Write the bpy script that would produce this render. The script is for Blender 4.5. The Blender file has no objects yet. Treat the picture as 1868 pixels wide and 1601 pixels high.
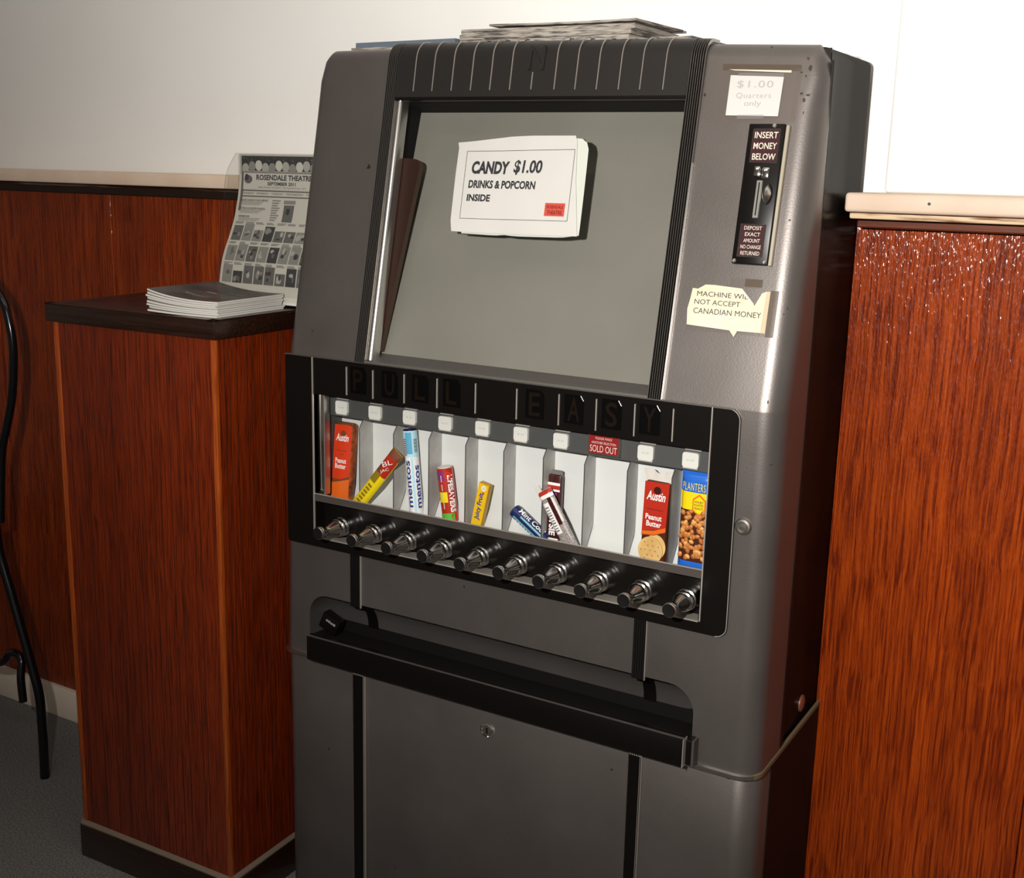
import bpy, bmesh, math, random
from mathutils import Vector, Matrix, noise as mnoise

random.seed(7)
scene = bpy.context.scene
col = scene.collection

# ------------------------------------------------------------------ camera
F_PX = 2152.0
YAW, PITCH, ROLL = .5295, .2211, .024
CAM = Vector((1.3214, -1.4974, 1.3641))
cd = bpy.data.cameras.new('camera')
cam = bpy.data.objects.new('camera', cd)
col.objects.link(cam)
cd.sensor_fit = 'HORIZONTAL'
cd.sensor_width = 36.0
cd.lens = 36.0 * F_PX / 1868.0
cd.clip_start = .05
fw = Vector((-math.sin(YAW) * math.cos(PITCH), math.cos(YAW) * math.cos(PITCH), -math.sin(PITCH)))
rt = Vector((math.cos(YAW), math.sin(YAW), 0))
up = rt.cross(fw)
r2 = math.cos(ROLL) * rt + math.sin(ROLL) * up
u2 = -math.sin(ROLL) * rt + math.cos(ROLL) * up
cam.matrix_world = Matrix(((r2.x, u2.x, -fw.x, CAM.x), (r2.y, u2.y, -fw.y, CAM.y),
                           (r2.z, u2.z, -fw.z, CAM.z), (0, 0, 0, 1)))
scene.camera = cam

# ------------------------------------------------------------------ world, lights, exposure
w = bpy.data.worlds.new('world')
scene.world = w
w.use_nodes = True
w.node_tree.nodes['Background'].inputs[0].default_value = (.9, .85, .8, 1)
w.node_tree.nodes['Background'].inputs[1].default_value = .02


def lamp(name, kind, loc, power, color, size, aim=None):
    ld = bpy.data.lights.new(name, kind)
    ld.energy = power
    ld.color = color
    if kind == 'AREA':
        ld.shape = 'RECTANGLE'
        ld.size, ld.size_y = size
    else:
        ld.shadow_soft_size = size
    o = bpy.data.objects.new(name, ld)
    col.objects.link(o)
    o.location = loc
    if aim is not None:
        o.rotation_euler = (Vector(aim) - Vector(loc)).to_track_quat('-Z', 'Y').to_euler()
    return o


fl = lamp('flash', 'SPOT', (1.02, -1.52, 1.47), 172, (1, .96, .90), .02, (.98, .35, 1.86))
fl.data.spot_size = math.radians(152)
fl.data.spot_blend = 1.0
lamp('ceiling_fill', 'AREA', (.2, -1.6, 2.68), 6, (1, .88, .74), (1.2, .3), (.2, -1.6, 0))  # added warm fill from above, not a known ceiling fixture

vs = scene.view_settings
vs.view_transform = 'Standard'
vs.look = 'None'
vs.gamma = 1
vs.exposure = 0.0
vs.use_curve_mapping = False


# ------------------------------------------------------------------ materials
def sr(r, g, b):
    f = lambda c: (c / 255 / 12.92) if c / 255 <= .04045 else ((c / 255 + .055) / 1.055) ** 2.4
    return (f(r), f(g), f(b), 1)


def mat(name, color, rough=.5, metal=0., spec=.5, coat=0.):
    m = bpy.data.materials.new(name)
    m.use_nodes = True
    b = m.node_tree.nodes['Principled BSDF']
    b.inputs['Base Color'].default_value = color if len(color) == 4 else (*color, 1)
    b.inputs['Roughness'].default_value = rough
    b.inputs['Metallic'].default_value = metal
    b.inputs['Specular IOR Level'].default_value = spec
    b.inputs['Coat Weight'].default_value = coat
    b.inputs['Coat Roughness'].default_value = .08
    return m


def nodes(m):
    nt = m.node_tree
    return nt, nt.nodes, nt.links, nt.nodes['Principled BSDF']


def add_noise(m, scale, c1, c2, lo=.35, hi=.65, stretch=(1, 1, 1), bump=0., bdist=.002, rough=None, detail=6):
    """noise driven colour mix, plus optional bump, in object space"""
    nt, N, L, b = nodes(m)
    tc = N.new('ShaderNodeTexCoord')
    mp = N.new('ShaderNodeMapping')
    mp.inputs['Scale'].default_value = stretch
    nz = N.new('ShaderNodeTexNoise')
    nz.inputs['Scale'].default_value = scale
    nz.inputs['Detail'].default_value = detail
    cr = N.new('ShaderNodeValToRGB')
    cr.color_ramp.elements[0].position = lo
    cr.color_ramp.elements[1].position = hi
    cr.color_ramp.elements[0].color = c1
    cr.color_ramp.elements[1].color = c2
    L.new(tc.outputs['Object'], mp.inputs[0])
    L.new(mp.outputs[0], nz.inputs['Vector'])
    L.new(nz.outputs['Fac'], cr.inputs[0])
    L.new(cr.outputs[0], b.inputs['Base Color'])
    if bump:
        bp = N.new('ShaderNodeBump')
        bp.inputs['Strength'].default_value = bump
        bp.inputs['Distance'].default_value = bdist
        L.new(nz.outputs['Fac'], bp.inputs['Height'])
        L.new(bp.outputs[0], b.inputs['Normal'])
    return m


def wood(name, dark, mid, light, grain=170, rough=.3, bump=.35, coat=.5, axis='Z', spec=.5, pores=330):
    """varnished wood, long grain along one axis with open pores"""
    m = mat(name, mid, rough, 0, spec, coat)
    nt, N, L, b = nodes(m)
    b.inputs['Coat Roughness'].default_value = .11
    tc = N.new('ShaderNodeTexCoord')
    st = {'Z': (1, 1, .022), 'X': (.022, 1, 1), 'Y': (1, .022, 1)}[axis]
    # slow wobble of the grain
    wob = N.new('ShaderNodeTexNoise')
    wob.inputs['Scale'].default_value = 5
    wob.inputs['Detail'].default_value = 3
    mx = N.new('ShaderNodeVectorMath')
    mx.operation = 'MULTIPLY_ADD'
    mx.inputs[1].default_value = (.016, .016, .016)
    L.new(tc.outputs['Object'], wob.inputs['Vector'])
    L.new(wob.outputs['Color'], mx.inputs[0])
    L.new(tc.outputs['Object'], mx.inputs[2])
    mp = N.new('ShaderNodeMapping')
    mp.inputs['Scale'].default_value = st
    L.new(mx.outputs[0], mp.inputs[0])
    n1 = N.new('ShaderNodeTexNoise')
    n1.inputs['Scale'].default_value = grain
    n1.inputs['Detail'].default_value = 3
    n1.inputs['Roughness'].default_value = .55
    L.new(mp.outputs[0], n1.inputs['Vector'])
    n2 = N.new('ShaderNodeTexNoise')
    n2.inputs['Scale'].default_value = 14
    n2.inputs['Detail'].default_value = 4
    L.new(mp.outputs[0], n2.inputs['Vector'])
    cr = N.new('ShaderNodeValToRGB')
    e = cr.color_ramp.elements
    e[0].position, e[0].color = .36, dark
    e[1].position, e[1].color = .66, light
    k = e.new(.5)
    k.color = mid
    L.new(n1.outputs['Fac'], cr.inputs[0])
    cr2 = N.new('ShaderNodeValToRGB')
    cr2.color_ramp.elements[0].position = .3
    cr2.color_ramp.elements[1].position = .7
    cr2.color_ramp.elements[0].color = (.74, .70, .66, 1)
    cr2.color_ramp.elements[1].color = (1.12, 1.12, 1.12, 1)
    L.new(n2.outputs['Fac'], cr2.inputs[0])
    mu = N.new('ShaderNodeMix')
    mu.data_type = 'RGBA'
    mu.blend_type = 'MULTIPLY'
    mu.inputs['Factor'].default_value = 1
    L.new(cr.outputs[0], mu.inputs['A'])
    L.new(cr2.outputs[0], mu.inputs['B'])
    L.new(mu.outputs['Result'], b.inputs['Base Color'])
    # open pores: short vertical pits under the varnish
    mp3 = N.new('ShaderNodeMapping')
    mp3.inputs['Scale'].default_value = {'Z': (1, 1, .17), 'X': (.17, 1, 1), 'Y': (1, .17, 1)}[axis]
    L.new(mx.outputs[0], mp3.inputs[0])
    n3 = N.new('ShaderNodeTexNoise')
    n3.inputs['Scale'].default_value = pores
    n3.inputs['Detail'].default_value = 1
    L.new(mp3.outputs[0], n3.inputs['Vector'])
    ad = N.new('ShaderNodeMath')
    ad.operation = 'MULTIPLY_ADD'
    ad.inputs[1].default_value = .35
    L.new(n1.outputs['Fac'], ad.inputs[0])
    L.new(n3.outputs['Fac'], ad.inputs[2])
    bp = N.new('ShaderNodeBump')
    bp.inputs['Strength'].default_value = bump
    bp.inputs['Distance'].default_value = .002
    L.new(ad.outputs[0], bp.inputs['Height'])
    L.new(bp.outputs[0], b.inputs['Normal'])
    L.new(bp.outputs[0], b.inputs['Coat Normal'])
    return m


def hammer_paint(name, color, chip=(.16, .12, .10, 1)):
    m = mat(name, color, .40, .70, .4)
    nt, N, L, b = nodes(m)
    tc = N.new('ShaderNodeTexCoord')
    n1 = N.new('ShaderNodeTexNoise')
    n1.inputs['Scale'].default_value = 420
    n1.inputs['Detail'].default_value = 2
    L.new(tc.outputs['Object'], n1.inputs['Vector'])
    bp = N.new('ShaderNodeBump')
    bp.inputs['Strength'].default_value = .12
    bp.inputs['Distance'].default_value = .001
    L.new(n1.outputs['Fac'], bp.inputs['Height'])
    L.new(bp.outputs[0], b.inputs['Normal'])
    n2 = N.new('ShaderNodeTexNoise')
    n2.inputs['Scale'].default_value = 6
    n2.inputs['Detail'].default_value = 6
    L.new(tc.outputs['Object'], n2.inputs['Vector'])
    cr = N.new('ShaderNodeValToRGB')
    cr.color_ramp.elements[0].position = .3
    cr.color_ramp.elements[1].position = .7
    cr.color_ramp.elements[0].color = (color[0] * .86, color[1] * .85, color[2] * .84, 1)
    cr.color_ramp.elements[1].color = (color[0] * 1.1, color[1] * 1.1, color[2] * 1.1, 1)
    L.new(n2.outputs['Fac'], cr.inputs[0])
    # sparse chips
    n3 = N.new('ShaderNodeTexNoise')
    n3.inputs['Scale'].default_value = 42
    n3.inputs['Detail'].default_value = 5
    L.new(tc.outputs['Object'], n3.inputs['Vector'])
    c3 = N.new('ShaderNodeValToRGB')
    c3.color_ramp.elements[0].position = .735
    c3.color_ramp.elements[1].position = .75
    L.new(n3.outputs['Fac'], c3.inputs[0])
    mx = N.new('ShaderNodeMix')
    mx.data_type = 'RGBA'
    L.new(c3.outputs[0], mx.inputs['Factor'])
    L.new(cr.outputs[0], mx.inputs['A'])
    mx.inputs['B'].default_value = (chip[0] * .35, chip[1] * .3, chip[2] * .3, 1)
    L.new(mx.outputs['Result'], b.inputs['Base Color'])
    return m


def clear_mat(name, tint=(1, 1, 1, 1), refl=.03, rough=.03):
    m = bpy.data.materials.new(name)
    m.use_nodes = True
    nt = m.node_tree
    N, L = nt.nodes, nt.links
    N.remove(N['Principled BSDF'])
    t = N.new('ShaderNodeBsdfTransparent')
    t.inputs[0].default_value = tint
    g = N.new('ShaderNodeBsdfGlossy')
    g.inputs['Roughness'].default_value = rough
    mx = N.new('ShaderNodeMixShader')
    mx.inputs[0].default_value = refl
    L.new(t.outputs[0], mx.inputs[1])
    L.new(g.outputs[0], mx.inputs[2])
    L.new(mx.outputs[0], N['Material Output'].inputs[0])
    return m


def gloss_mat(name, color, amount, rough):
    """dark enamel with a weak even gloss"""
    m = bpy.data.materials.new(name)
    m.use_nodes = True
    nt = m.node_tree
    N, L = nt.nodes, nt.links
    N.remove(N['Principled BSDF'])
    d = N.new('ShaderNodeBsdfDiffuse')
    d.inputs[0].default_value = color
    g = N.new('ShaderNodeBsdfGlossy')
    g.inputs['Roughness'].default_value = rough
    mx = N.new('ShaderNodeMixShader')
    mx.inputs[0].default_value = amount
    L.new(d.outputs[0], mx.inputs[1])
    L.new(g.outputs[0], mx.inputs[2])
    L.new(mx.outputs[0], N['Material Output'].inputs[0])
    return m


def film_mat(name, color, alpha, rough=.35):
    m = mat(name, color, rough)
    m.node_tree.nodes['Principled BSDF'].inputs['Alpha'].default_value = alpha
    return m


M = {}
M['paint'] = hammer_paint('hammered grey paint', (.165, .148, .140))
M['side'] = gloss_mat('black enamel', (.012, .0095, .0085, 1), .075, .2)
M['black'] = mat('black bakelite', (.0045, .0036, .0033), .32, 0, .22)
M['black_dull'] = mat('dull black', (.005, .0048, .0046), .7, 0, .15)
M['header'] = mat('header black', (.016, .0138, .0128), .42, 0, .3)
M['chrome'] = mat('chrome', (.78, .77, .75), .12, 1)
M['chrome_dull'] = mat('worn chrome', (.55, .53, .5), .3, 1)
M['steel_line'] = mat('bright edge', (.48, .44, .39), .35, .5)
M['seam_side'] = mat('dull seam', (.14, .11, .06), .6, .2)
M['chip'] = mat('bare rust', (.035, .02, .013), .7)
M['chrome_soft'] = mat('brushed chrome', (.80, .79, .77), .24, 1)
M['header_line'] = mat('header edge', (.34, .30, .27), .4, .4)
M['knob_chrome'] = mat('knob chrome', (.74, .72, .70), .17, 1)
M['plate_edge'] = mat('worn plate edge', (.34, .30, .23), .45, .3)
M['flute_line'] = mat('flute edge', (.30, .28, .26), .3, .8)
M['sill'] = mat('sill metal', (.065, .055, .048), .5, .1, .3)
M['display_grey'] = add_noise(mat('faded grey card', (.15, .15, .13), .75), 3.0, (.155, .150, .126, 1), (.185, .180, .152, 1))
M['ledge'] = mat('ledge paint', (.10, .092, .085), .5, .2)
M['white_in'] = mat('white enamel', (.60, .615, .60), .4)
M['galv'] = add_noise(mat('galvanised', (.42, .41, .39), .5, .1), 40, (.38, .37, .35, 1), (.46, .45, .43, 1))
M['band'] = mat('dark grey band', (.055, .057, .055), .5)
M['tag_white'] = mat('tag white', (.62, .62, .58), .4)
M['tag_grey'] = mat('tag grey', (.38, .36, .33), .5)
M['ink'] = mat('ink', (.02, .02, .025), .6)
M['ink_soft'] = mat('soft ink', (.34, .35, .33), .6)
M['paper'] = add_noise(mat('paper', (.66, .64, .60), .7), 5, (.51, .50, .475, 1), (.56, .545, .52, 1))
M['paper_cool'] = mat('cool paper', (.53, .55, .49), .7)
M['cream'] = add_noise(mat('aged paper', (.75, .66, .50), .7), 14, (.62, .53, .38, 1), (.71, .64, .49, 1))
M['cream_tape'] = mat('aged taped paper', (.55, .40, .26), .5)
M['red_print'] = mat('red print', (.50, .055, .035), .6)
M['dark_red'] = mat('dark red sign', (.035, .008, .010), .3)
M['sign_red'] = mat('flag red', (.24, .009, .011), .4)
M['sign_text'] = mat('sign lettering', (.62, .55, .47), .5)
M['amber'] = mat('amber lettering', (.0065, .0026, .0007), .6, 0, .1)
M['well'] = mat('letter well', (.0015, .0015, .0015), .6, 0, .04)
M['brown_board'] = add_noise(mat('brown board', (.02, .006, .002), .6, 0, .2), 3, (.018, .005, .0015, 1), (.026, .0075, .0022, 1), stretch=(4, 4, .5))
M['brown_edge'] = mat('brown board edge', (.05, .026, .014), .6)
M['glass'] = clear_mat('window glass')
M['acrylic'] = clear_mat('clear acrylic', (.93, .93, .92, 1))
M['tape'] = film_mat('old tape', (.20, .15, .12), .16)
M['tape_brown'] = film_mat('brown tape residue', (.10, .068, .04), .55)
M['tape_clear'] = film_mat('clear tape', (.35, .30, .32), .3, .2)
M['copper'] = mat('copper plug', (.30, .13, .08), .4, .5)
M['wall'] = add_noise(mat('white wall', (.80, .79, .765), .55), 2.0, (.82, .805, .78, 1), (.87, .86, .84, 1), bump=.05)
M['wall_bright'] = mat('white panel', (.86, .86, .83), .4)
M['tan'] = add_noise(mat('tan rail paint', (.62, .48, .37), .5), 9, (.59, .445, .34, 1), (.66, .52, .41, 1))
M['trim_red'] = wood('red stained trim', (.09, .018, .006, 1), (.14, .03, .009, 1), (.19, .042, .012, 1), 120, .5, .1, .05, 'X', spec=.15)
M['worn'] = add_noise(mat('chipped tan paint', (.5, .35, .2), .6), 60, (.20, .06, .02, 1), (.66, .50, .32, 1), .42, .52, (.12, 1, 1.6))
M['rail_shade_groove'] = mat('rail shade and grooves', (.020, .010, .006), .45)  # near-black for the left rail's painted shade and the counter's scored lines
M['wains'] = wood('varnished wainscot', (.11, .010, .0004, 1), (.235, .0285, .0010, 1), (.34, .049, .0020, 1), 330, .45, .85, .7, spec=.1, pores=430)
M['counter'] = wood('counter veneer', (.075, .0075, .0009, 1), (.165, .0175, .0015, 1), (.23, .027, .0025, 1), 420, .34, .3, .3)
M['counter_trim'] = wood('counter corner trim', (.24, .04, .004, 1), (.34, .060, .006, 1), (.44, .088, .009, 1), 300, .35, .15, .3)
M['slab'] = wood('dark slab edge', (.011, .0035, .0018, 1), (.018, .006, .003, 1), (.028, .009, .005, 1), 200, .35, .15, .3, 'X')
M['laminate'] = add_noise(mat('dark laminate', (.022, .014, .013), .3), 40, (.012, .007, .006, 1), (.021, .013, .012, 1))
M['dust'] = mat('dusty ledge', (.20, .15, .11), .8)
M['base'] = mat('base board paint', (.82, .71, .60), .5)
M['carpet'] = add_noise(mat('grey carpet', (.16, .155, .15), .95, 0, .1), 260, (.12, .116, .112, 1), (.27, .262, .255, 1), bump=.6, bdist=.004)
M['chair'] = mat('black chair enamel', (.006, .006, .007), .18)
M['news'] = add_noise(mat('newsprint', (.40, .36, .32), .8), 34, (.045, .04, .038, 1), (.36, .32, .28, 1), .40, .58, (1, .5, 9))
M['news_light'] = add_noise(mat('newsprint pale', (.3, .27, .24), .8), 30, (.10, .09, .08, 1), (.40, .36, .31, 1), .35, .6, (1, .5, 12))
M['mag_blue'] = mat('bluish cover', (.12, .15, .19), .5)
M['mag_cover'] = add_noise(mat('dark booklet cover', (.06, .05, .047), .35), 16, (.035, .028, .026, 1), (.10, .085, .08, 1))
M['page'] = mat('booklet pages', (.62, .60, .56), .7)
M['knob_dark_reflection'] = mat('knob face', (.006, .006, .006), .35)  # dark reflection in the chrome knob end, put into the colour
# wrappers
M['cracker_red'] = mat('red wrapper', (.62, .045, .012), .28)
M['cracker_deep'] = mat('deep red wrapper', (.42, .025, .012), .28)
M['cracker_orange'] = mat('orange wrapper', (.70, .13, .015), .3)
M['cracker_side'] = add_noise(mat('wrapper side', (.28, .06, .02), .4), 70, (.12, .03, .012, 1), (.5, .11, .03, 1))
M['cookie'] = add_noise(mat('cracker', (.62, .40, .14), .7), 40, (.55, .33, .10, 1), (.68, .46, .19, 1))
M['cookie_dot'] = mat('cracker hole', (.22, .12, .04), .8)
M['wrap_white'] = mat('white print', (.82, .80, .78), .35)
M['wrap_clear'] = mat('pale film', (.62, .58, .54), .25)
M['wrap_brown'] = mat('brown print', (.16, .05, .02), .35)
M['wrap_yellow'] = mat('yellow wrapper', (.80, .62, .01), .3)
M['wrap_gold'] = mat('golden wrapper', (.78, .48, .012), .28)
M['gold_side'] = mat('golden side', (.45, .25, .01), .35)
M['wrap_olive'] = mat('olive print', (.25, .17, .01), .4)
M['wrap_blue'] = mat('blue print', (.015, .04, .24), .35)
M['wrap_navy'] = mat('navy wrapper', (.012, .02, .09), .25)
M['wrap_teal'] = mat('teal print', (.16, .42, .48), .3)
M['wrap_sky'] = mat('sky wrapper', (.45, .70, .80), .25)
M['wrap_skydeep'] = mat('sky blue print', (.10, .38, .56), .25)
M['wrap_purple'] = mat('purple print', (.22, .03, .16), .35)
M['wrap_green'] = mat('green print', (.10, .42, .04), .35)
M['wrap_maroon'] = mat('maroon wrapper', (.045, .008, .008), .28)
M['wrap_redstripe'] = mat('red stripe', (.42, .03, .02), .3)
M['wrap_grey'] = add_noise(mat('fine print grey', (.30, .27, .25), .4), 700, (.12, .10, .10, 1), (.45, .41, .38, 1))
M['bag_blue'] = mat('bag blue', (.02, .13, .56), .25)
M['bag_dark'] = mat('bag dark', (.06, .015, .006), .35)
M['nut'] = add_noise(mat('peanut', (.50, .17, .035), .5), 90, (.34, .09, .018, 1), (.60, .23, .05, 1))
M['nut_light'] = mat('pale peanut', (.66, .33, .09), .5)
M['g1'] = mat('print grey 1', (.055, .055, .06), .6)
M['g2'] = mat('print grey 2', (.14, .135, .13), .6)
M['g3'] = mat('print grey 3', (.27, .26, .245), .6)
M['g4'] = mat('print grey 4', (.42, .405, .38), .6)
M['flyer'] = mat('flyer paper', (.62, .60, .55), .5)


# ------------------------------------------------------------------ mesh builder
class MB:
    def __init__(s):
        s.v, s.f, s.m, s.names = [], [], [], []

    def mi(s, name):
        if name not in s.names:
            s.names.append(name)
        return s.names.index(name)

    def add(s, geo, mname, fn=None):
        v, f = geo
        o = len(s.v)
        k = s.mi(mname)
        for p in v:
            p = Vector(p)
            s.v.append(Vector(fn(p)) if fn else p)
        for q in f:
            s.f.append([o + i for i in q])
            s.m.append(k)
        return s

    def build(s, name, parent=None, origin=None, sharp=35, recalc=True):
        me = bpy.data.meshes.new(name)
        o0 = Vector((0, 0, 0))
        p = parent
        while p is not None:
            o0 = o0 + Vector(p.location)
            p = p.parent
        org = Vector(origin) if origin is not None else o0.copy()
        me.from_pydata([(p - org)[:] for p in s.v], [], s.f)
        for n in s.names:
            me.materials.append(M[n])
        for poly, k in zip(me.polygons, s.m):
            poly.material_index = k
        if recalc:
            bm = bmesh.new()
            bm.from_mesh(me)
            bmesh.ops.recalc_face_normals(bm, faces=bm.faces)
            bm.to_mesh(me)
            bm.free()
        me.shade_smooth()
        me.set_sharp_from_angle(angle=math.radians(sharp))
        ob = bpy.data.objects.new(name, me)
        col.objects.link(ob)
        if parent is not None:
            ob.parent = parent
        ob.location = org - o0
        return ob


def pbox(x0, x1, y0, y1, z0, z1, bev=0., seg=2):
    bm = bmesh.new()
    bmesh.ops.create_cube(bm, size=1)
    for v in bm.verts:
        v.co = Vector((x0 + (v.co.x + .5) * (x1 - x0), y0 + (v.co.y + .5) * (y1 - y0), z0 + (v.co.z + .5) * (z1 - z0)))
    if bev > 0:
        bmesh.ops.bevel(bm, geom=bm.edges[:], offset=bev, segments=seg, profile=.5, affect='EDGES')
    r = ([v.co.copy() for v in bm.verts], [[v.index for v in f.verts] for f in bm.faces])
    bm.free()
    return r


def prism(pts, z0, z1):
    n = len(pts)
    v = [(p[0], p[1], z0) for p in pts] + [(p[0], p[1], z1) for p in pts]
    f = [list(range(n))[::-1], list(range(n, 2 * n))]
    for i in range(n):
        j = (i + 1) % n
        f.append([i, j, n + j, n + i])
    return v, f


def flat(pts, z=0.):
    return [(p[0], p[1], z) for p in pts], [list(range(len(pts)))]


def rect(x0, y0, x1, y1, z=0.):
    return flat([(x0, y0), (x1, y0), (x1, y1), (x0, y1)], z)


def ellipse(cx, cy, rx, ry, n=20, z=0., ang=0.):
    c, s_ = math.cos(ang), math.sin(ang)
    P = []
    for i in range(n):
        a = 2 * math.pi * i / n
        x, y = rx * math.cos(a), ry * math.sin(a)
        P.append((cx + c * x - s_ * y, cy + s_ * x + c * y))
    return flat(P, z)


def rrect(x0, y0, x1, y1, r, n=5):
    """rounded rectangle outline; r = one radius or (bl, br, tr, tl)"""
    if not isinstance(r, (tuple, list)):
        r = (r,) * 4
    P = []
    for (cx, cy, sx, sy, a0, rr) in ((x0, y0, 1, 1, 180, r[0]), (x1, y0, -1, 1, 270, r[1]), (x1, y1, -1, -1, 0, r[2]), (x0, y1, 1, -1, 90, r[3])):
        if rr < 1e-6:
            P.append((cx, cy))
            continue
        for i in range(n + 1):
            a = math.radians(a0 + 90 * i / n)
            P.append((cx + sx * rr + rr * math.cos(a), cy + sy * rr + rr * math.sin(a)))
    return P


def lathe(prof, seg=28, cap0=True, cap1=True):
    """profile (radius, height) around local z"""
    v, f = [], []
    for r, h in prof:
        for i in range(seg):
            a = 2 * math.pi * i / seg
            v.append((r * math.cos(a), r * math.sin(a), h))
    for k in range(len(prof) - 1):
        for i in range(seg):
            j = (i + 1) % seg
            f.append([k * seg + i, k * seg + j, (k + 1) * seg + j, (k + 1) * seg + i])
    if cap0:
        f.append(list(range(seg))[::-1])
    if cap1:
        f.append([(len(prof) - 1) * seg + i for i in range(seg)])
    return v, f


def smooth_path(pts, n=8):
    P = [Vector(p) for p in pts]
    if len(P) < 3:
        return P
    out = []
    for i in range(len(P) - 1):
        p0 = P[i - 1] if i > 0 else 2 * P[0] - P[1]
        p1, p2 = P[i], P[i + 1]
        p3 = P[i + 2] if i + 2 < len(P) else 2 * P[-1] - P[-2]
        for k in range(n):
            t = k / n
            out.append(.5 * ((2 * p1) + (p2 - p0) * t + (2 * p0 - 5 * p1 + 4 * p2 - p3) * t * t + (3 * p1 - p0 - 3 * p2 + p3) * t ** 3))
    out.append(P[-1])
    return out


def tube(pts, r, seg=14):
    P = [Vector(p) for p in pts]
    v, f = [], []
    nrm = None
    for i, p in enumerate(P):
        t = (P[min(i + 1, len(P) - 1)] - P[max(i - 1, 0)]).normalized()
        if nrm is None:
            nrm = t.orthogonal().normalized()
        nrm = (nrm - t * nrm.dot(t)).normalized()
        b = t.cross(nrm)
        for k in range(seg):
            a = 2 * math.pi * k / seg
            v.append(p + r * (math.cos(a) * nrm + math.sin(a) * b))
    for i in range(len(P) - 1):
        for k in range(seg):
            j = (k + 1) % seg
            f.append([i * seg + k, i * seg + j, (i + 1) * seg + j, (i + 1) * seg + k])
    f.append(list(range(seg))[::-1])
    f.append([(len(P) - 1) * seg + k for k in range(seg)])
    return v, f


def surf(nu, nv, fn):
    """grid surface from fn(i/nu, j/nv)"""
    v = [fn(i / nu, j / nv) for j in range(nv + 1) for i in range(nu + 1)]
    f = []
    for j in range(nv):
        for i in range(nu):
            a = j * (nu + 1) + i
            f.append([a, a + 1, a + nu + 2, a + nu + 1])
    return v, f


_tc = {}


def text(s, x0, y0, x1, y1, z=0., bold=0., shear=0., spacing=1.):
    """lettering fitted to the box x0..x1, y0..y1, in the local xy plane"""
    key = (s, bold, shear, spacing)
    if key not in _tc:
        cu = bpy.data.curves.new('t', 'FONT')
        cu.body = s
        cu.offset = bold
        cu.shear = shear
        cu.space_character = spacing
        cu.resolution_u = 3
        ob = bpy.data.objects.new('t', cu)
        col.objects.link(ob)
        dg = bpy.context.evaluated_depsgraph_get()
        ev = ob.evaluated_get(dg)
        me = ev.to_mesh()
        _tc[key] = ([tuple(v.co) for v in me.vertices], [list(p.vertices) for p in me.polygons])
        ev.to_mesh_clear()
        bpy.data.objects.remove(ob)
        bpy.data.curves.remove(cu)
    v, f = _tc[key]
    ax, bx = min(p[0] for p in v), max(p[0] for p in v)
    ay, by = min(p[1] for p in v), max(p[1] for p in v)
    return [(x0 + (p[0] - ax) / (bx - ax) * (x1 - x0), y0 + (p[1] - ay) / (by - ay) * (y1 - y0), z) for p in v], f


def turn(geo, ang, cx=0., cy=0.):
    c, s_ = math.cos(ang), math.sin(ang)
    return [(cx + c * (p[0] - cx) - s_ * (p[1] - cy), cy + s_ * (p[0] - cx) + c * (p[1] - cy), p[2]) for p in geo[0]], geo[1]


def tag(o, label=None, cat=None, group=None, kind=None):
    if label:
        o['label'] = label
    if cat:
        o['category'] = cat
    if group:
        o['group'] = group
    if kind:
        o['kind'] = kind
    return o


def thing(name, loc, label, cat, group=None):
    o = bpy.data.objects.new(name, None)
    o.empty_display_size = .05
    col.objects.link(o)
    o.location = loc
    return tag(o, label, cat, group)


def struct(name, mb, **k):
    return tag(mb.build(name, **k), kind='structure')


# ------------------------------------------------------------------ shared frames
ZK = 1.0614            # height where the machine front starts to lean back
TL = .1994
Q = math.sqrt(1 + TL * TL)
eS = Vector((0, TL, 1)) / Q
nS = Vector((0, -1, TL)) / Q
O = Vector((0, 0, ZK))


def crown(p):
    """the top cap dips a little towards the right"""
    p = Vector(p)
    if p.z > 1.45:
        k = .007 if p.x < .42 else .007 - .016 * (p.x - .42) / .43
        p.z += k * min(1, (p.z - 1.45) / .08)
    return p


def FR(p):             # front plane: x right, y up, z outwards
    return Vector((p[0], -p[2], p[1]))


def SL(p):             # leaning plane: x right, y up the slope, z outwards
    return crown(O + Vector((p[0], 0, 0)) + eS * p[1] + nS * p[2])


ZTOP = 1.555
RT = .030
S1 = (ZTOP - RT * (1 - TL / Q) - ZK) * Q      # where the top rounding begins


def over(s, off=0.):
    """(y, z) along the leaning skin, over the rounded top edge and back; s in metres"""
    if s <= S1:
        p = O + eS * s + nS * off
        return p.y, p.z
    c = O + eS * S1 - nS * RT
    a0 = math.atan2(nS.z, nS.y)              # just above pi... leaning outward normal
    arc = (a0 - math.pi / 2)
    L = RT * arc
    if s <= S1 + L:
        a = a0 - (s - S1) / RT
        return c.y + (RT + off) * math.cos(a), c.z + (RT + off) * math.sin(a)
    return c.y + (s - S1 - L), c.z + RT + off


ARC_L = RT * (math.atan2(nS.z, nS.y) - math.pi / 2)


def OV(p):
    y, z = over(p[1], p[2])
    return crown((p[0], y, z))


XR = .856
YM, YB = .123, .340
YW = .318              # wainscot face
YWU = .346             # white wall face

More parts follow.
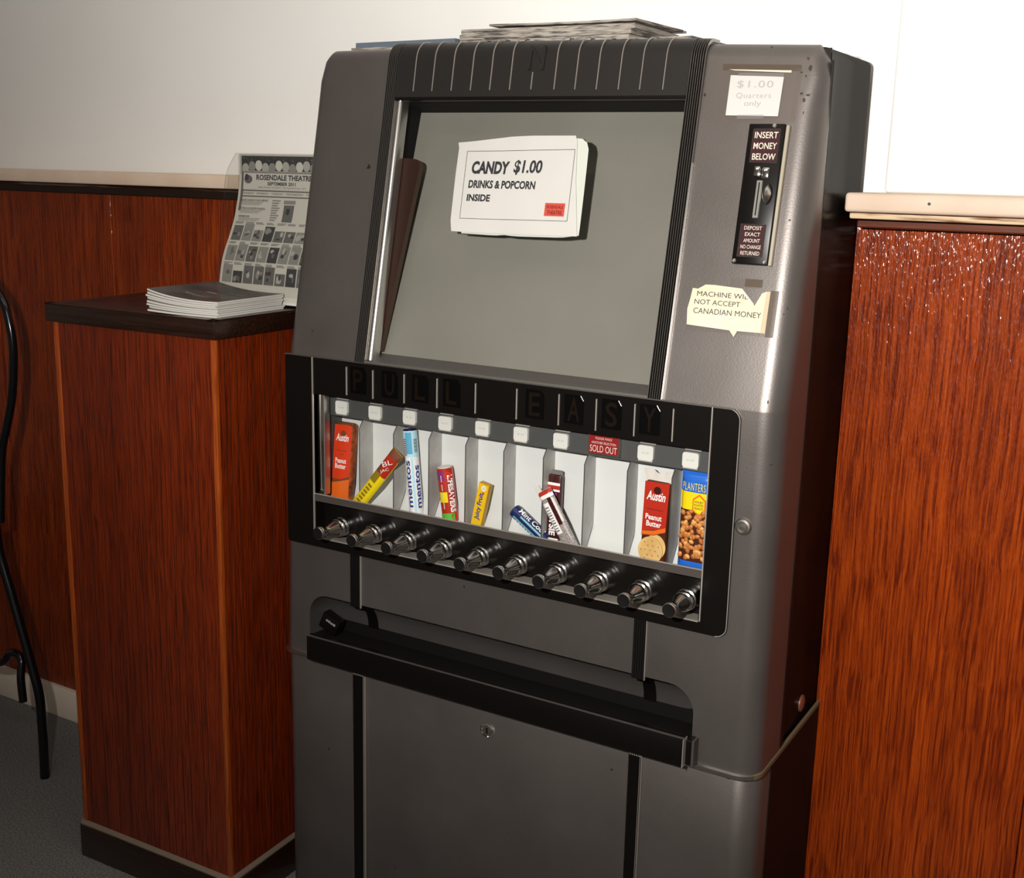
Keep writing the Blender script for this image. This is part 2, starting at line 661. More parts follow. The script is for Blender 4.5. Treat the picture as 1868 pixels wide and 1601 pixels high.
# ------------------------------------------------------------------ room shell
mb = MB(); mb.add(pbox(-3.2, 3.2, -4.0, .5, -.05, 0), 'carpet'); struct('floor', mb)
mb = MB(); mb.add(pbox(-3.2, 3.2, -4.0, .5, 2.7, 2.75), 'wall'); struct('ceiling', mb)
mb = MB(); mb.add(pbox(-3.2, 3.2, YWU, .5, 0, 2.7), 'wall')
struct('wall_back', mb)
mb = MB(); mb.add(pbox(-3.25, -3.2, -4.0, .5, 0, 2.7), 'wall'); struct('wall_left', mb)
mb = MB(); mb.add(pbox(3.2, 3.25, -4.0, .5, 0, 2.7), 'wall'); struct('wall_right', mb)
mb = MB(); mb.add(pbox(-3.2, 3.2, -4.05, -4.0, 0, 2.7), 'wall'); struct('wall_front', mb)
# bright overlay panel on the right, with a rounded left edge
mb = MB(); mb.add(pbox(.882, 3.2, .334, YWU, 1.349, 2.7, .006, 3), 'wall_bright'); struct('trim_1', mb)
# chair rails, their mouldings and the wainscot
ZR0, ZR1 = 1.3225, 1.3485
mb = MB(); mb.add(pbox(-3.2, -.03, YW - .110, YWU, ZR0, ZR1, .004, 2), 'tan'); struct('trim_2', mb)
mb = MB(); mb.add(pbox(.859, 3.2, YW - .110, YWU, ZR0, ZR1 + .001, .005, 3), 'tan')
mb.add(ellipse(.975, 1.337, .0022, .0022, 10, .0), 'ink', lambda p: Vector((p[0], YW - .1103, p[1])))
struct('trim_3', mb)
mb = MB(); mb.add(pbox(-3.2, -.03, YW - .012, YW, 1.299, ZR0 - .0, .002, 1), 'rail_shade_groove')  # left rail's cast shadow put into this strip's dark colour
mb.add(pbox(-3.2, -.03, YW - .016, YW - .004, 1.315, 1.3185, .0), 'worn'); struct('trim_4', mb)
mb = MB(); mb.add(pbox(.8605, 3.2, YW - .085, YW + .01, 1.3125, ZR0, .003, 2), 'worn')
mb.add(pbox(.862, 3.2, YW - .045, YW + .01, 1.299, 1.3125, .002, 1), 'trim_red'); struct('trim_5', mb)
mb = MB()
x = -3.2
while x < -.04:
    x2 = min(x + .405, -.03)
    mb.add(pbox(x, x2 - .003, YW, YWU, .07, 1.318, .0015, 1), 'wains')
    x = x2
struct('trim_6', mb)
mb = MB()
mb.add(pbox(.8513, 1.1775, YW, YWU, .0, 1.318, .0006, 1), 'wains')
mb.add(pbox(1.179, 1.9, YW - .004, YWU, .0, 1.318, .002, 1), 'wains')
mb.add(pbox(1.903, 3.2, YW, YWU, .0, 1.318, .0015, 1), 'wains')
struct('trim_7', mb)
mb = MB(); mb.add(pbox(-3.2, -.03, YW - .014, YW + .004, 0, .08, .003, 2), 'base'); struct('baseboard_back', mb)

# ------------------------------------------------------------------ vending machine
MC = (.42, .17, 0)
vm = thing('vending_machine', MC, 'grey hammered metal candy vending machine with ten chrome pull knobs against wall', 'vending machine')


def xl_at(z):
    if z >= ZK:
        return -.002
    return -.002 - .015 * (ZK - z) / (ZK - .53)


def ring(yf, ym, xl, xr, rl, rr, xs):
    """points of a horizontal section: left side, left corner arc, front breaks, right arc, right side"""
    P = [(xl, ym)]
    for i in range(7):
        a = math.pi + math.pi / 2 * i / 6
        P.append((xl + rl + rl * math.cos(a), yf + rl + rl * math.sin(a)))
    for x in xs:
        P.append((x, yf))
    for i in range(13):
        a = 1.5 * math.pi + math.pi / 2 * i / 12
        P.append((xr - rr + rr * math.cos(a), yf + rr + rr * math.sin(a)))
    P.append((xr, ym))
    return P


# upper housing: loft of sections with the openings left out
xs = [.04, .055, .08, .1665, .6633, .72, .757, .765]
lev = []
for z in (.532, .545, .605, .645, .748, 1.003, ZK - .001):
    lev.append((z, .006))
w0, w1 = .004, .4175
ss = [0.0008, w0, .08, .16, .24, .32, .40, w1, .45, S1]
for s_ in ss:
    y, z = over(s_, -.006)
    lev.append((z, y))
nl = 6
for i in range(1, nl + 1):
    y, z = over(S1 + ARC_L * i / nl, -.006)
    lev.append((z, y))
holes = [(.04, .757, .545, .645), (.055, .757, .748, 1.003), (.1665, .6633, O.z + w0 / Q - .0031, O.z + w1 / Q + .0001)]
mb = MB()
V, Fc = [], []
nR = None
rows = []
for z, y in lev:
    dep = YM - y
    rr = min(.034, max(.004, dep - .003))
    rl = min(.018, max(.004, dep - .003))
    tq = min(1, max(0, (z - (ZTOP - .052)) / .052))
    ins = .042 * (1 - math.sqrt(max(0, 1 - tq * tq)))
    P = ring(y, YM, xl_at(z) + ins, XR - ins, rl, rr, xs)
    rows.append((z, P))
    nR = len(P)
    for p in P:
        V.append(crown((p[0], p[1], z)))
for k in range(len(lev) - 1):
    za, zb = lev[k][0], lev[k + 1][0]
    for i in range(nR - 1):
        xa = (rows[k][1][i][0] + rows[k][1][i + 1][0]) / 2
        zm = (za + zb) / 2
        ia = 8 <= i < 8 + len(xs) - 1
        if ia and any(h[0] < xa < h[1] and h[2] < zm < h[3] for h in holes):
            continue
        Fc.append([k * nR + i, k * nR + i + 1, (k + 1) * nR + i + 1, (k + 1) * nR + i])
Fc.append([(len(lev) - 1) * nR + i for i in range(nR)])
mb.add((V, Fc), 'paint')
# rounded upper corners of the tray opening, and the inward rolling lip
RC = .040
for cx, sx in ((.04, 1), (.757, -1)):
    P = [(cx, .645)]
    for i in range(9):
        a = math.pi / 2 * i / 8
        P.append((cx + sx * (RC - RC * math.sin(a)), .645 - RC + RC * math.cos(a)))
    mb.add(prism(P, -.006, -.0105), 'paint', FR)
mb.build('upper_housing', vm, sharp=50)

# scoop behind the tray opening
mb = MB()


def scoop_outline(k):
    d = k
    return rrect(.04 + d * .0, .545, .757, .645, (0, 0, RC, RC), 8)


out = scoop_outline(0)


def scoop(t):
    # offset ring pulled inward: t 0..1
    y = .006 + .050 * math.sin(t * math.pi / 2)
    sh = .058 * (1 - math.cos(t * math.pi / 2))
    R_ = []
    for (px, pz) in out:
        cx = min(max(px, .04 + RC), .757 - RC)
        cz = .60
        dx = px - cx
        R_.append(Vector((px - dx * sh / RC * .15, y, pz - (sh if pz > .60 else 0) * ((pz - .60) / .045))))
    return R_


n = len(out)
V, Fc = [], []
ns = 6
for k in range(ns + 1):
    V += scoop(k / ns)
for k in range(ns):
    for i in range(n):
        j = (i + 1) % n
        Fc.append([k * n + i, k * n + j, (k + 1) * n + j, (k + 1) * n + i])
mb.add((V, Fc), 'paint')
mb.build('tray_lip', vm, sharp=50)
mb = MB()
mb.add(pbox(.035, .762, .0562, .116, .535, .66), 'black_dull')
mb.add(pbox(.0405, .7565, .0065, .0558, .535, .5655), 'black_dull')
mb.build('tray_interior', vm)

# lower cabinet
mb = MB()
V, Fc = [], []
zz = [0.0, .004, .30, .518, .524]
for z in zz:
    ins = .004 if z in (0.0, .524) else 0
    P = ring(.013 + ins, YB, -.0195 + ins, XR - ins, .018, .036, [.03, .132, .158, .40, .658, .679, .78])
    nR = len(P)
    V += [Vector((p[0], p[1], z)) for p in P]
for k in range(len(zz) - 1):
    for i in range(nR):
        j = (i + 1) % nR
        Fc.append([k * nR + i, k * nR + j, (k + 1) * nR + j, (k + 1) * nR + i])
Fc.append([(len(zz) - 1) * nR + i for i in range(nR)])
Fc.append([i for i in range(nR)][::-1])
mb.add((V, Fc), 'paint')
mb.build('lower_cabinet', vm, sharp=50)
# dark enamel sheet on the lower right side
mb = MB(); mb.add(pbox(XR - .002, XR + .0012, .075, YB - .002, .003, .522, .0005, 1), 'side'); mb.build('lower_side_panel', vm)

# bright seam strip between the housing and the cabinet
mb = MB()
P0 = ring(.002, YB - .002, -.0215, XR + .002, .018, .036, [.03, .2, .4, .6, .78])
P1 = ring(.006, YB - .002, -.018, XR - .002, .018, .036, [.03, .2, .4, .6, .78])
n = len(P0)
V = []
for (P, z) in ((P1, .5235), (P0, .5245), (P0, .5305), (P1, .5325)):
    V += [Vector((p[0], p[1], z)) for p in P]
Fc = []
for k in range(3):
    for i in range(n - 1):
        Fc.append([k * n + i, k * n + i + 1, (k + 1) * n + i + 1, (k + 1) * n + i])
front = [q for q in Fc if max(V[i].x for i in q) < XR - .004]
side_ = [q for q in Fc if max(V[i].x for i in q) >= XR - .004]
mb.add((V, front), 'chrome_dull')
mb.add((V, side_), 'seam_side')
mb.build('seam_strip', vm, sharp=40)

# back box behind the housing
mb = MB()
prof = []
zt = 1.537
xa, xb = .001, XR - .005
R2 = .010
pr = rrect(xa, .533, xb, zt, (0, 0, R2, R2), 6)
V, Fc = [], []
for y, ins in ((YM - .004, 0), (YB - .02, 0), (YB - .006, .006), (YB, .02)):
    for (px, pz) in pr:
        cx, cz = (xa + xb) / 2, 1.0
        qx = px - ins * (1 if px > cx else -1)
        qz = pz - (ins if pz > 1.4 else 0)
        V.append(Vector((qx, y, qz)))
n = len(pr)
for k in range(3):
    for i in range(n):
        j = (i + 1) % n
        Fc.append([k * n + i, k * n + j, (k + 1) * n + j, (k + 1) * n + i])
Fc.append([3 * n + i for i in range(n)])
mb.add((V, Fc), 'side')
mb.add(pbox(XR - .065, XR - .006, YM - .004, YM - .002, .533, zt - .001), 'side')
mb.add(pbox(.002, .060, YM - .004, YM - .002, .533, zt - .001), 'side')
mb.add(pbox(.060, XR - .065, YM - .004, YM - .002, 1.500, zt - .001), 'side')
bb = mb.build('back_box', vm, sharp=50)
mb = MB(); mb.add(pbox(XR - .003, XR + .0008, YM - .012, YM + .002, .535, 1.52, .0006, 1), 'side'); mb.build('side_seam', vm)
mb = MB(); mb.add(lathe([(.0135, 0), (.0135, .002), (.009, .004), (.004, .0045)], 24), 'copper', lambda p: Vector((XR - .005 + p[2], .228 + p[0], .5607 + p[1])))
mb.build('side_plug', vm)

# fluted pilasters running up the leaning front and over the top
for xa, xb in ((.1465, .1668), (.6633, .6835)):
    mb = MB()
    smax = S1 + ARC_L + .02
    k = 26
    nr = 6
    wv = (xb - xa) / nr
    prof = [(xa, -.006)]
    for r in range(nr):
        b0 = xa + r * wv
        for t_ in (0, .18, .5, .82, 1.0):
            prof.append((b0 + t_ * wv, -.0015 + .0030 * math.sin(math.pi * t_)))
    prof.append((xb, -.006))
    V, Fc = [], []
    for i in range(k + 1):
        s_ = S1 * min(1, i / 10) if i <= 10 else S1 + (smax - S1) * (i - 10) / (k - 10)
        for px, po in prof:
            V.append(OV((px, s_ + .0005, po)))
    m_ = len(prof)
    for i in range(k):
        for j in range(m_ - 1):
            Fc.append([i * m_ + j, i * m_ + j + 1, (i + 1) * m_ + j + 1, (i + 1) * m_ + j])
    Fc.append(list(range(m_)))
    Fc.append([k * m_ + j for j in range(m_)])
    mb.add((V, Fc), 'black')
    for r in range(nr + 1):
        b0 = xa + r * wv
        V, Fc = [], []
        hw = .00032
        for i in range(k + 1):
            s_ = S1 * min(1, i / 10) if i <= 10 else S1 + (smax - S1) * (i - 10) / (k - 10)
            for dx, po in ((-hw, -.003), (-hw * .6, .0012), (hw * .6, .0012), (hw, -.003)):
                V.append(OV((b0 + dx, s_ + .0006, po)))
        for i in range(k):
            for j in range(3):
                Fc.append([i * 4 + j, i * 4 + j + 1, (i + 1) * 4 + j + 1, (i + 1) * 4 + j])
        mb.add((V, Fc), 'flute_line')
    if xa > .5:
        mb.add(pbox(xb - .0004, xb + .0008, .001, .33, -.005, .0006), 'chrome_soft', SL)  # bar added to draw the glint along the right strip's edge
    mb.build('fluted_strip', vm, sharp=30)

# chrome quarter mouldings inside the window, left and right
for xa, sx in ((.1668, 1),):
    mb = MB()
    V, Fc = [], []
    m_ = 13
    for s_ in (.006, .21, .419):
        for i in range(m_):
            a = math.pi * (i / (m_ - 1) - .15)
            V.append(SL((xa + sx * (.0062 - .0072 * math.cos(a)), s_, -.0080 + .0078 * math.sin(a))))
        V.append(SL((xa + sx * .0134, s_, -.020)))
    m_ += 1
    for k in range(2):
        for j in range(m_ - 1):
            Fc.append([k * m_ + j, k * m_ + j + 1, (k + 1) * m_ + j + 1, (k + 1) * m_ + j])
    mb.add((V, Fc), 'chrome_soft')
    mb.build('window_moulding', vm, sharp=60)

# display window: grey card, cavity walls, ledge, glass
def card(s_):
    return -.036 - .040 * s_ / .42


mb = MB()
V = []
for off in (0, -.004):
    for (x_, s_) in ((.150, -.005), (.68, -.005), (.68, .44), (.150, .44)):
        V.append(SL((x_, s_, card(s_) + off)))
mb.add((V, [[0, 1, 2, 3], [7, 6, 5, 4], [0, 4, 5, 1], [1, 5, 6, 2], [2, 6, 7, 3], [3, 7, 4, 0]]), 'display_grey')
mb.build('display_card', vm)
for nm_, xa in (('window_cheek', .1640), ('window_cheek', .6636)):
    mb = MB()
    mb.add(prism([(.0, -.004), (.425, -.004), (.425, card(.425)), (.0, card(0))], xa, xa + .0022), 'black_dull', lambda p: SL((p[2], p[0], p[1])))
    mb.build(nm_, vm)
mb = MB()
mb.add(pbox(.1640, .6658, .4190, .4215, -.078, -.004), 'black_dull', SL)
mb.build('window_soffit', vm)
mb = MB()
mb.add(prism([(.0010, -.0005), (.0010, -.02), (.008, -.0375), (.0195, -.0375), (.0040, -.0005)], .1672, .6629), 'ledge', lambda p: SL((p[2], p[0], p[1])))
mb.build('display_ledge', vm)
mb = MB(); mb.add(pbox(.1672, .6629, .0050, .4190, -.0085, -.0055), 'glass', SL)
gl = mb.build('window_glass', vm)

# header over the window, with chrome lines and the raised N
mb = MB()
V, Fc = [], []
k = 20
smax = S1 + ARC_L + .012
sl = [.4205 + (S1 - .4205) * i / 4 for i in range(5)] + [S1 + (smax - S1) * i / 12 for i in range(1, 13)]
for s_ in sl:
    for px, po in ((.1668, -.006), (.1675, .0020), (.6626, .0020), (.6633, -.006)):
        V.append(OV((px, s_, po)))
for i in range(len(sl) - 1):
    for j in range(3):
        Fc.append([i * 4 + j, i * 4 + j + 1, (i + 1) * 4 + j + 1, (i + 1) * 4 + j])
Fc.append([0, 1, 2, 3])
Fc.append([len(sl) * 4 - 4 + j for j in range(4)])
mb.add((V, Fc), 'header')
mb.add(pbox(.1675, .6626, .4175, .4225, -.006, .0028, .001, 1), 'black', SL)
for i, px in enumerate((.2017, .2372, .2731, .3083, .3429, .3778, .4148, .4538, .4884, .5232, .5582, .5916, .6269)):
    a, b = .430, smax - .004
    pp = [a + (b - a) * q / 14 for q in range(15)]
    if i == 6:
        pp = [.430, .440, .4535]
    V, Fc = [], []
    for s_ in pp:
        for dx, po in ((-.0007, .0015), (-.0004, .0030), (.0004, .0030), (.0007, .0015)):
            V.append(OV((px + dx, s_, po)))
    for q in range(len(pp) - 1):
        for j in range(3):
            Fc.append([q * 4 + j, q * 4 + j + 1, (q + 1) * 4 + j + 1, (q + 1) * 4 + j])
    mb.add((V, Fc), 'header_line')
hd = mb.build('header', vm, sharp=30)
mb = MB()
for pts in ([(.4062, .4570), (.4105, .4570), (.4105, .489), (.4062, .489)], [(.4290, .4570), (.4333, .4570), (.4333, .489), (.4290, .489)],
            [(.4062, .489), (.4110, .489), (.4333, .4570), (.4285, .4570)]):
    mb.add(prism(pts, .0018, .0046), 'header', OV)
mb.build('emblem', hd)

# black selector panel around the product window
mb = MB()
PZ0, PZ1 = .7345, ZK
fw_ = .0
o_ = rrect(0.0, PZ0, .800, PZ1, (.004, .016, .016, .006), 5)
# four slabs around the opening
mb.add(prism(rrect(0.0, PZ0, .0565, PZ1, (.004, 0, 0, .006), 5), -.006, .0), 'black', FR)
mb.add(prism(rrect(.7595, PZ0, .800, PZ1, (0, .016, .016, 0), 6), -.006, .0), 'black', FR)
mb.add(pbox(.0565, .7595, .9995, PZ1, -.016, .0), 'black', FR)
mb.add(pbox(.0565, .7595, PZ0, .7505, -.012, .0), 'black', FR)
mb.build('selector_panel', vm, sharp=30)
mb = MB()
# bright rim at the right edge and thin vertical lines
rim = rrect(.7, PZ0, .8000, PZ1, (0, .016, .016, 0), 6)[1:-1]
rim = [(p[0], p[1], .0004) for p in rim]
mb.add(tube(rim, .0007, 6), 'steel_line', FR)
for px, za, zb in ((.0595, .752, 1.0612), (.7605, .752, 1.0612)):
    mb.add(pbox(px - .0008, px + .0008, za, zb, -.001, .0022), 'steel_line', FR)
for px in (.1312, .1846, .2462, .3089, .3795, .4523, .5239, .5849, .6455, .704):
    mb.add(pbox(px - .0008, px + .0008, 1.0055, 1.052, -.001, .0022), 'steel_line', FR)
mb.add(pbox(.0, .79, 1.0607, 1.0622, -.004, .0012), 'chrome_dull', FR)
mb.build('panel_lines', vm)
# letter wells
for ch, cx in zip('PULLEASY', (.1545, .2175, .2765, .3355, .4830, .5485, .6090, .6683)):
    mb = MB()
    a = .0155
    mb.add(prism([(cx - a, 1.0105), (cx + a, 1.0105), (cx + a, 1.046), (cx + a - .005, 1.0535), (cx - a, 1.0535)], .0, .0012), 'well', FR)
    mb.add(text(ch, cx - .0095, 1.0145, cx + .0095, 1.0495, .0016, .01), 'amber', FR)
    if ch in 'ASY':
        mb.add(tube([(cx + a - .005, 1.0535, .0013), (cx + a, 1.046, .0013)], .0004, 6), 'flute_line', FR)
    mb.build('letter_tile', vm)
# product window interior
mb = MB()
mb.add(prism([(-.0665, .836), (-.0665, .985), (-.070, .985), (-.070, .800), (-.030, .800), (-.030, .8020), (-.050, .811)], .0670, .7700), 'white_in', lambda p: Vector((p[2], -p[0], p[1])))
mb.build('display_back', vm)
mb = MB()
mb.add(pbox(.0620, .7700, .9610, 1.003, -.032, -.0275), 'band', FR)
mb.build('tag_rail', vm)
mb = MB()
mb.add(pbox(.0655, .0668, .815, .9995, -.072, -.021), 'band', FR)
mb.build('inner_cheek', vm)
mb = MB()
mb.add(pbox(.7640, .7720, .815, .9995, -.072, -.012), 'band', FR)
mb.build('inner_cheek', vm)
mb = MB()
mb.add(pbox(.0597, .0775, .826, .9990, -.020, -.008, .002, 2), 'chrome', FR)
mb.add(pbox(.0755, .0785, .826, .9990, -.020, -.005, .0008, 1), 'chrome_dull', FR)
mb.build('mirror_post', vm)
divs = []
for i in range(9):
    px = .1328 + .0702 * i
    if i == 0:
        mb = MB()
        mb.add(prism([(.030, .804), (.030, .9445), (.0445, .963), (.0668, .963), (.0668, .848), (.0405, .804)], px - .0006, px + .0006), 'galv', lambda p: Vector((p[2], p[0], p[1])))
        mb.add(tube([(px, .0297, .804), (px, .0297, .9446), (px, .0443, .9632)], .0009, 6), 'band')
        mb.add(tube([(px, .0670, .963), (px, .0670, .848), (px, .0408, .804)], .0006, 6), 'band')
        d0 = mb.build('column_divider', vm, origin=(px, .03, .82))
        divs.append(d0)
    else:
        d = d0.copy()
        col.objects.link(d)
        d.parent = vm
        d.location = Vector((px, .03, .82)) - Vector(MC)
mb = MB()
mb.add(prism([(.0, .8152), (.0, .8278), (-.012, .8235), (-.034, .8150), (-.034, .8140)], .0570, .7600), 'sill', lambda p: Vector((p[2], -p[0], p[1])))
mb.add(pbox(.0570, .7600, .8272, .8284, -.002, .0006), 'steel_line', FR)
mb.build('window_sill', vm)
mb = MB()
mb.add(pbox(.0560, .7610, .7440, .8160, -.034, -.0255), 'black', FR)
mb.add(pbox(.0560, .7610, .7440, .7500, -.030, -.010), 'black', FR)
mb.add(pbox(.0560, .0600, .7490, .8160, -.030, -.004), 'black', FR)
mb.add(pbox(.7560, .7600, .7490, .8160, -.030, -.004), 'black', FR)
mb.add(pbox(.0600, .7575, .7500, .7522, -.0245, .0008), 'steel_line', FR)
mb.build('knob_recess', vm)
# price tags
for i in range(10):
    cx = .1005 + .0692 * i
    if i == 7:
        mb = MB()
        mb.add(pbox(.5633, .6140, .9655, .9955, -.026, -.020), 'chrome_dull', FR)
        mb.add(rect(.5648, .9672, .6125, .9950, -.0197), 'sign_red', FR)
        mb.add(text('SOLD OUT', .5668, .9692, .6105, .9792, -.0194, .0), 'sign_text', FR)
        mb.add(text('ANOTHER SELECTION', .5690, .9815, .6085, .9850, -.0194), 'sign_text', FR)
        mb.add(text('PLEASE MAKE', .5755, .9880, .6020, .9915, -.0194), 'sign_text', FR)
        o = mb.build('sold_out_flag', vm)
        o['label'] = 'small red sold out flag'
        continue
    mb = MB()
    h = random.uniform(-.0008, .0008)
    mb.add(prism(rrect(cx - .0122, .9665 + h, cx + .0122, .9885 + h, .004, 4), -.0276, -.0225), 'tag_white', FR)
    mb.add(prism(rrect(cx - .0115, .9648 + h, cx + .0115, .9670 + h, .001, 2), -.0276, -.0232), 'tag_grey', FR)
    mb.add(pbox(cx - .0085, cx + .0160, .9915, .9960, -.0276, -.022), 'tag_grey', FR)
    mb.add(text('$1.00', cx - .005, .9762 + h, cx + .0055, .9788 + h, -.0223), 'ink_soft', FR)
    mb.build('price_tag', vm)
# pull knobs
for i in range(10):
    kx, kz = .1160 + .0690 * i, .7775
    fn = lambda p: Vector((kx + p[0], .026 - p[2], kz + p[1] + p[2] * .05))
    if i == 0:
        mb = MB()
        mb.add(lathe([(.0175, 0), (.0175, .004), (.0165, .007), (.0155, .016), (.0160, .020), (.0165, .022), (.0160, .025), (.0135, .0262), (.0135, .0275), (.0152, .029),
                      (.0156, .032), (.0146, .0355), (.0125, .0365), (.0125, .0378), (.0138, .0392), (.0140, .0420), (.0128, .0452), (.0105, .052), (.0082, .060), (.0070, .066), (.0068, .070), (.0082, .0735),
                      (.0104, .0765), (.0108, .080), (.0106, .0850), (.0098, .0862)], 36, True, True), 'knob_chrome', fn)
        k0 = mb.build('pull_knob', vm, origin=(kx, .026, kz), sharp=50)
        mb = MB()
        mb.add(lathe([(.0096, .0858), (.0092, .0870), (.006, .0868), (.002, .0866)], 30, True, True), 'knob_dark_reflection', fn)
        t0 = mb.build('knob_face', k0)
    else:
        k1 = k0.copy()
        col.objects.link(k1)
        k1.parent = vm
        k1.location = Vector((kx, .026, kz)) - Vector(MC)
        t1 = t0.copy()
        col.objects.link(t1)
        t1.parent = k1

# delivery tray bar
mb = MB()
mb.add(pbox(.0553, .7540, .5335, .5785, .006, .022, .002, 2), 'black', FR)
mb.add(pbox(.0553, .7540, .5335, .5400, -.012, .010), 'black', FR)
mb.add(pbox(.0553, .7540, .5780, .5788, .018, .0222), 'flute_line', FR)
mb.add(pbox(.7545, .7660, .5340, .5725, -.010, .012, .001, 1), 'black', FR)
mb.add(pbox(.7545, .7556, .5330, .5770, .008, .0226), 'steel_line', FR)
mb.add(pbox(.7645, .7680, .5340, .5730, -.006, .0125), 'sill', FR)
mb.build('tray_bar', vm)
# lower trim strips (above and below the tray)
for xa, xb in ((.1325, .1540), (.6580, .6785)):
    mb = MB()
    mb.add(pbox(xa, xb, .640, .7352, -.008, -.003), 'black', FR)
    for r in range(5):
        mb.add(pbox(xa + .0015 + r * .0038, xa + .0035 + r * .0038, .641, .735, -.004, -.0022), 'black_dull', FR)
    mb.add(pbox(xb - .0004, xb + .0005, .640, .735, -.006, -.0022), 'steel_line', FR)
    V, Fc = [], []
    for k in range(ns + 1):
        tt = k / ns
        y = .006 + .050 * math.sin(tt * math.pi / 2) - .0025
        z = .645 - .058 * (1 - math.cos(tt * math.pi / 2)) - .0015
        V += [Vector((xa, y, z)), Vector((xb, y, z))]
    for k in range(ns):
        Fc.append([2 * k, 2 * k + 1, 2 * k + 3, 2 * k + 2])
    mb.add((V, Fc), 'black')
    mb.build('trim_strip', vm)
for xa, xb in ((.1325, .1575), (.6575, .6790)):
    mb = MB()
    mb.add(pbox(xa, xb, .02, .5225, -.015, -.0085), 'black', FR)
    mb.add(pbox(xb - .0026, xb - .0020, .02, .5225, -.009, -.0075), 'steel_line', FR)
    mb.add(pbox(xb - .0004, xb + .0004, .02, .5225, -.012, -.0078), 'steel_line', FR)
    mb.add(pbox(xa - .0006, xa + .0006, .02, .5225, -.012, -.0080), 'chrome_dull', FR)
    for r in range(6):
        mb.add(pbox(xa + .002 + r * .0036, xa + .0042 + r * .0036, .515, .5235, -.009, -.0068), 'steel_line', FR)
    mb.build('lower_trim_strip', vm)
# service door lock, panel bolt
mb = MB()
mb.add(lathe([(.0125, 0), (.0125, .003), (.0100, .0042), (.0092, .0030), (.0086, .0030)], 26), 'chrome', lambda p: FR((.4049 + p[0], .4815 + p[1], -.013 + p[2])))
mb.add(pbox(.4036, .4062, .4765, .4865, -.0100, -.0092), 'black_dull', FR)
mb.build('door_lock', vm)
mb = MB()
mb.add(lathe([(.0122, 0), (.0122, .002), (.0105, .0050), (.0080, .0055), (.0066, .0035), (.0060, .0035), (.0050, .0050), (.002, .0052)], 26), 'chrome_dull', lambda p: FR((.8125 + p[0], .8995 + p[1], -.007 + p[2])))
mb.build('panel_bolt', vm)

# coin plate
mb = MB()
mb.add(pbox(.7600, .8100, .1950, .3825, -.006, .0035, .002, 2), 'black', SL)
mb.add(pbox(.8105, .8155, .1945, .3810, -.006, .0012, .0008, 1), 'plate_edge', SL)
for px, ps in ((.7955, .3790), (.7640, .1985), (.8060, .1985)):
    mb.add(lathe([(.003, 0), (.003, .001), (.0018, .002)], 12), 'chrome_dull', lambda p: SL((px + p[0], ps + p[1], .0035 + p[2])))
cp = mb.build('coin_plate', vm)
for (x0, y0, x1, y1), rows_, mt in (((.7685, .3312, .8045, .3742), ('INSERT', 'MONEY', 'BELOW'), 'dark_red'),
                                   ((.7680, .2054, .8015, .2475), ('DEPOSIT', 'EXACT', 'AMOUNT', 'NO CHANGE', 'RETURNED'), 'dark_red')):
    mb = MB()
    mb.add(pbox(x0 - .001, x1 + .001, y0 - .001, y1 + .001, .003, .0048), 'chrome', SL)
    mb.add(rect(x0, y0, x1, y1, .0050), mt, SL)
    nrow = len(rows_)
    hh = (y1 - y0) / nrow
    for i, t_ in enumerate(rows_):
        yb = y1 - hh * (i + .82)
        pad = .0022 if nrow == 3 else .003 + .0010 * (9 - len(t_))
        mb.add(text(t_, x0 + pad, yb, x1 - pad * .8, yb + hh * .60, .0053, .012 if nrow == 3 else .0), 'sign_text', SL)
    mb.build('instruction_sign', cp)
mb = MB()
mb.add(pbox(.7770, .7860, .3110, .3245, .003, .010, .002, 2), 'chrome', SL)
mb.add(pbox(.7868, .7975, .3095, .3240, .003, .007, .0025, 2), 'chrome', SL)
mb.add(pbox(.7810, .7900, .2560, .3075, .003, .0052, .001, 1), 'chrome_dull', SL)
mb.add(pbox(.7848, .7864, .2600, .3040, .0050, .0056), 'black_dull', SL)
mb.build('coin_slot', cp)
mb = MB()
mb.add(lathe([(.0080, 0), (.0080, .001), (.006, .003)], 24), 'black_dull', lambda p: SL((.7988 + p[0] * .8, .2888 + p[1] * 1.75, .0035 + p[2])))
L_ = [(.7988 + .0055 * math.sin(a) * 0 - .0, .2750 + .0278 * k / 10, 0) for k, a in enumerate([0] * 11)]
V, Fc = surf(6, 12, lambda u, v: SL((.7978 + (u - .5) * .0135 * math.sin(math.pi * v) ** .8, .2746 + .028 * v, .0045 + .011 * math.sin(math.pi * u) * math.sin(math.pi * v))))
mb.add((V, Fc), 'chrome_dull')
mb.build('coin_return', cp)
# tape left on the housing
mb = MB()
mb.add(rect(.7085, .4600, .8180, .4690, -.0053), 'tape_brown', SL)
mb.add(rect(.7085, .3850, .8190, .4600, -.0054), 'tape', SL)
mb.add(rect(.8120, .3880, .8200, .4640, -.0051), 'tape', SL)
mb.add(flat([(.7180, .4612), (.8054, .4604), (.8056, .4572), (.7260, .4598)], -.0049), 'cream', SL)
mb.build('old_tape', vm)

# paint chips on the right rim
def RIM(p):
    z_ = ZK + p[1] / Q
    yf = over(p[1], -.006)[0] if p[1] > 0 else .006
    rr = min(.034, max(.004, YM - yf - .003))
    d = max(0, p[0] - (XR - rr))
    return Vector((p[0], yf + rr - math.sqrt(max(0, rr * rr - d * d)) - .0004, z_))


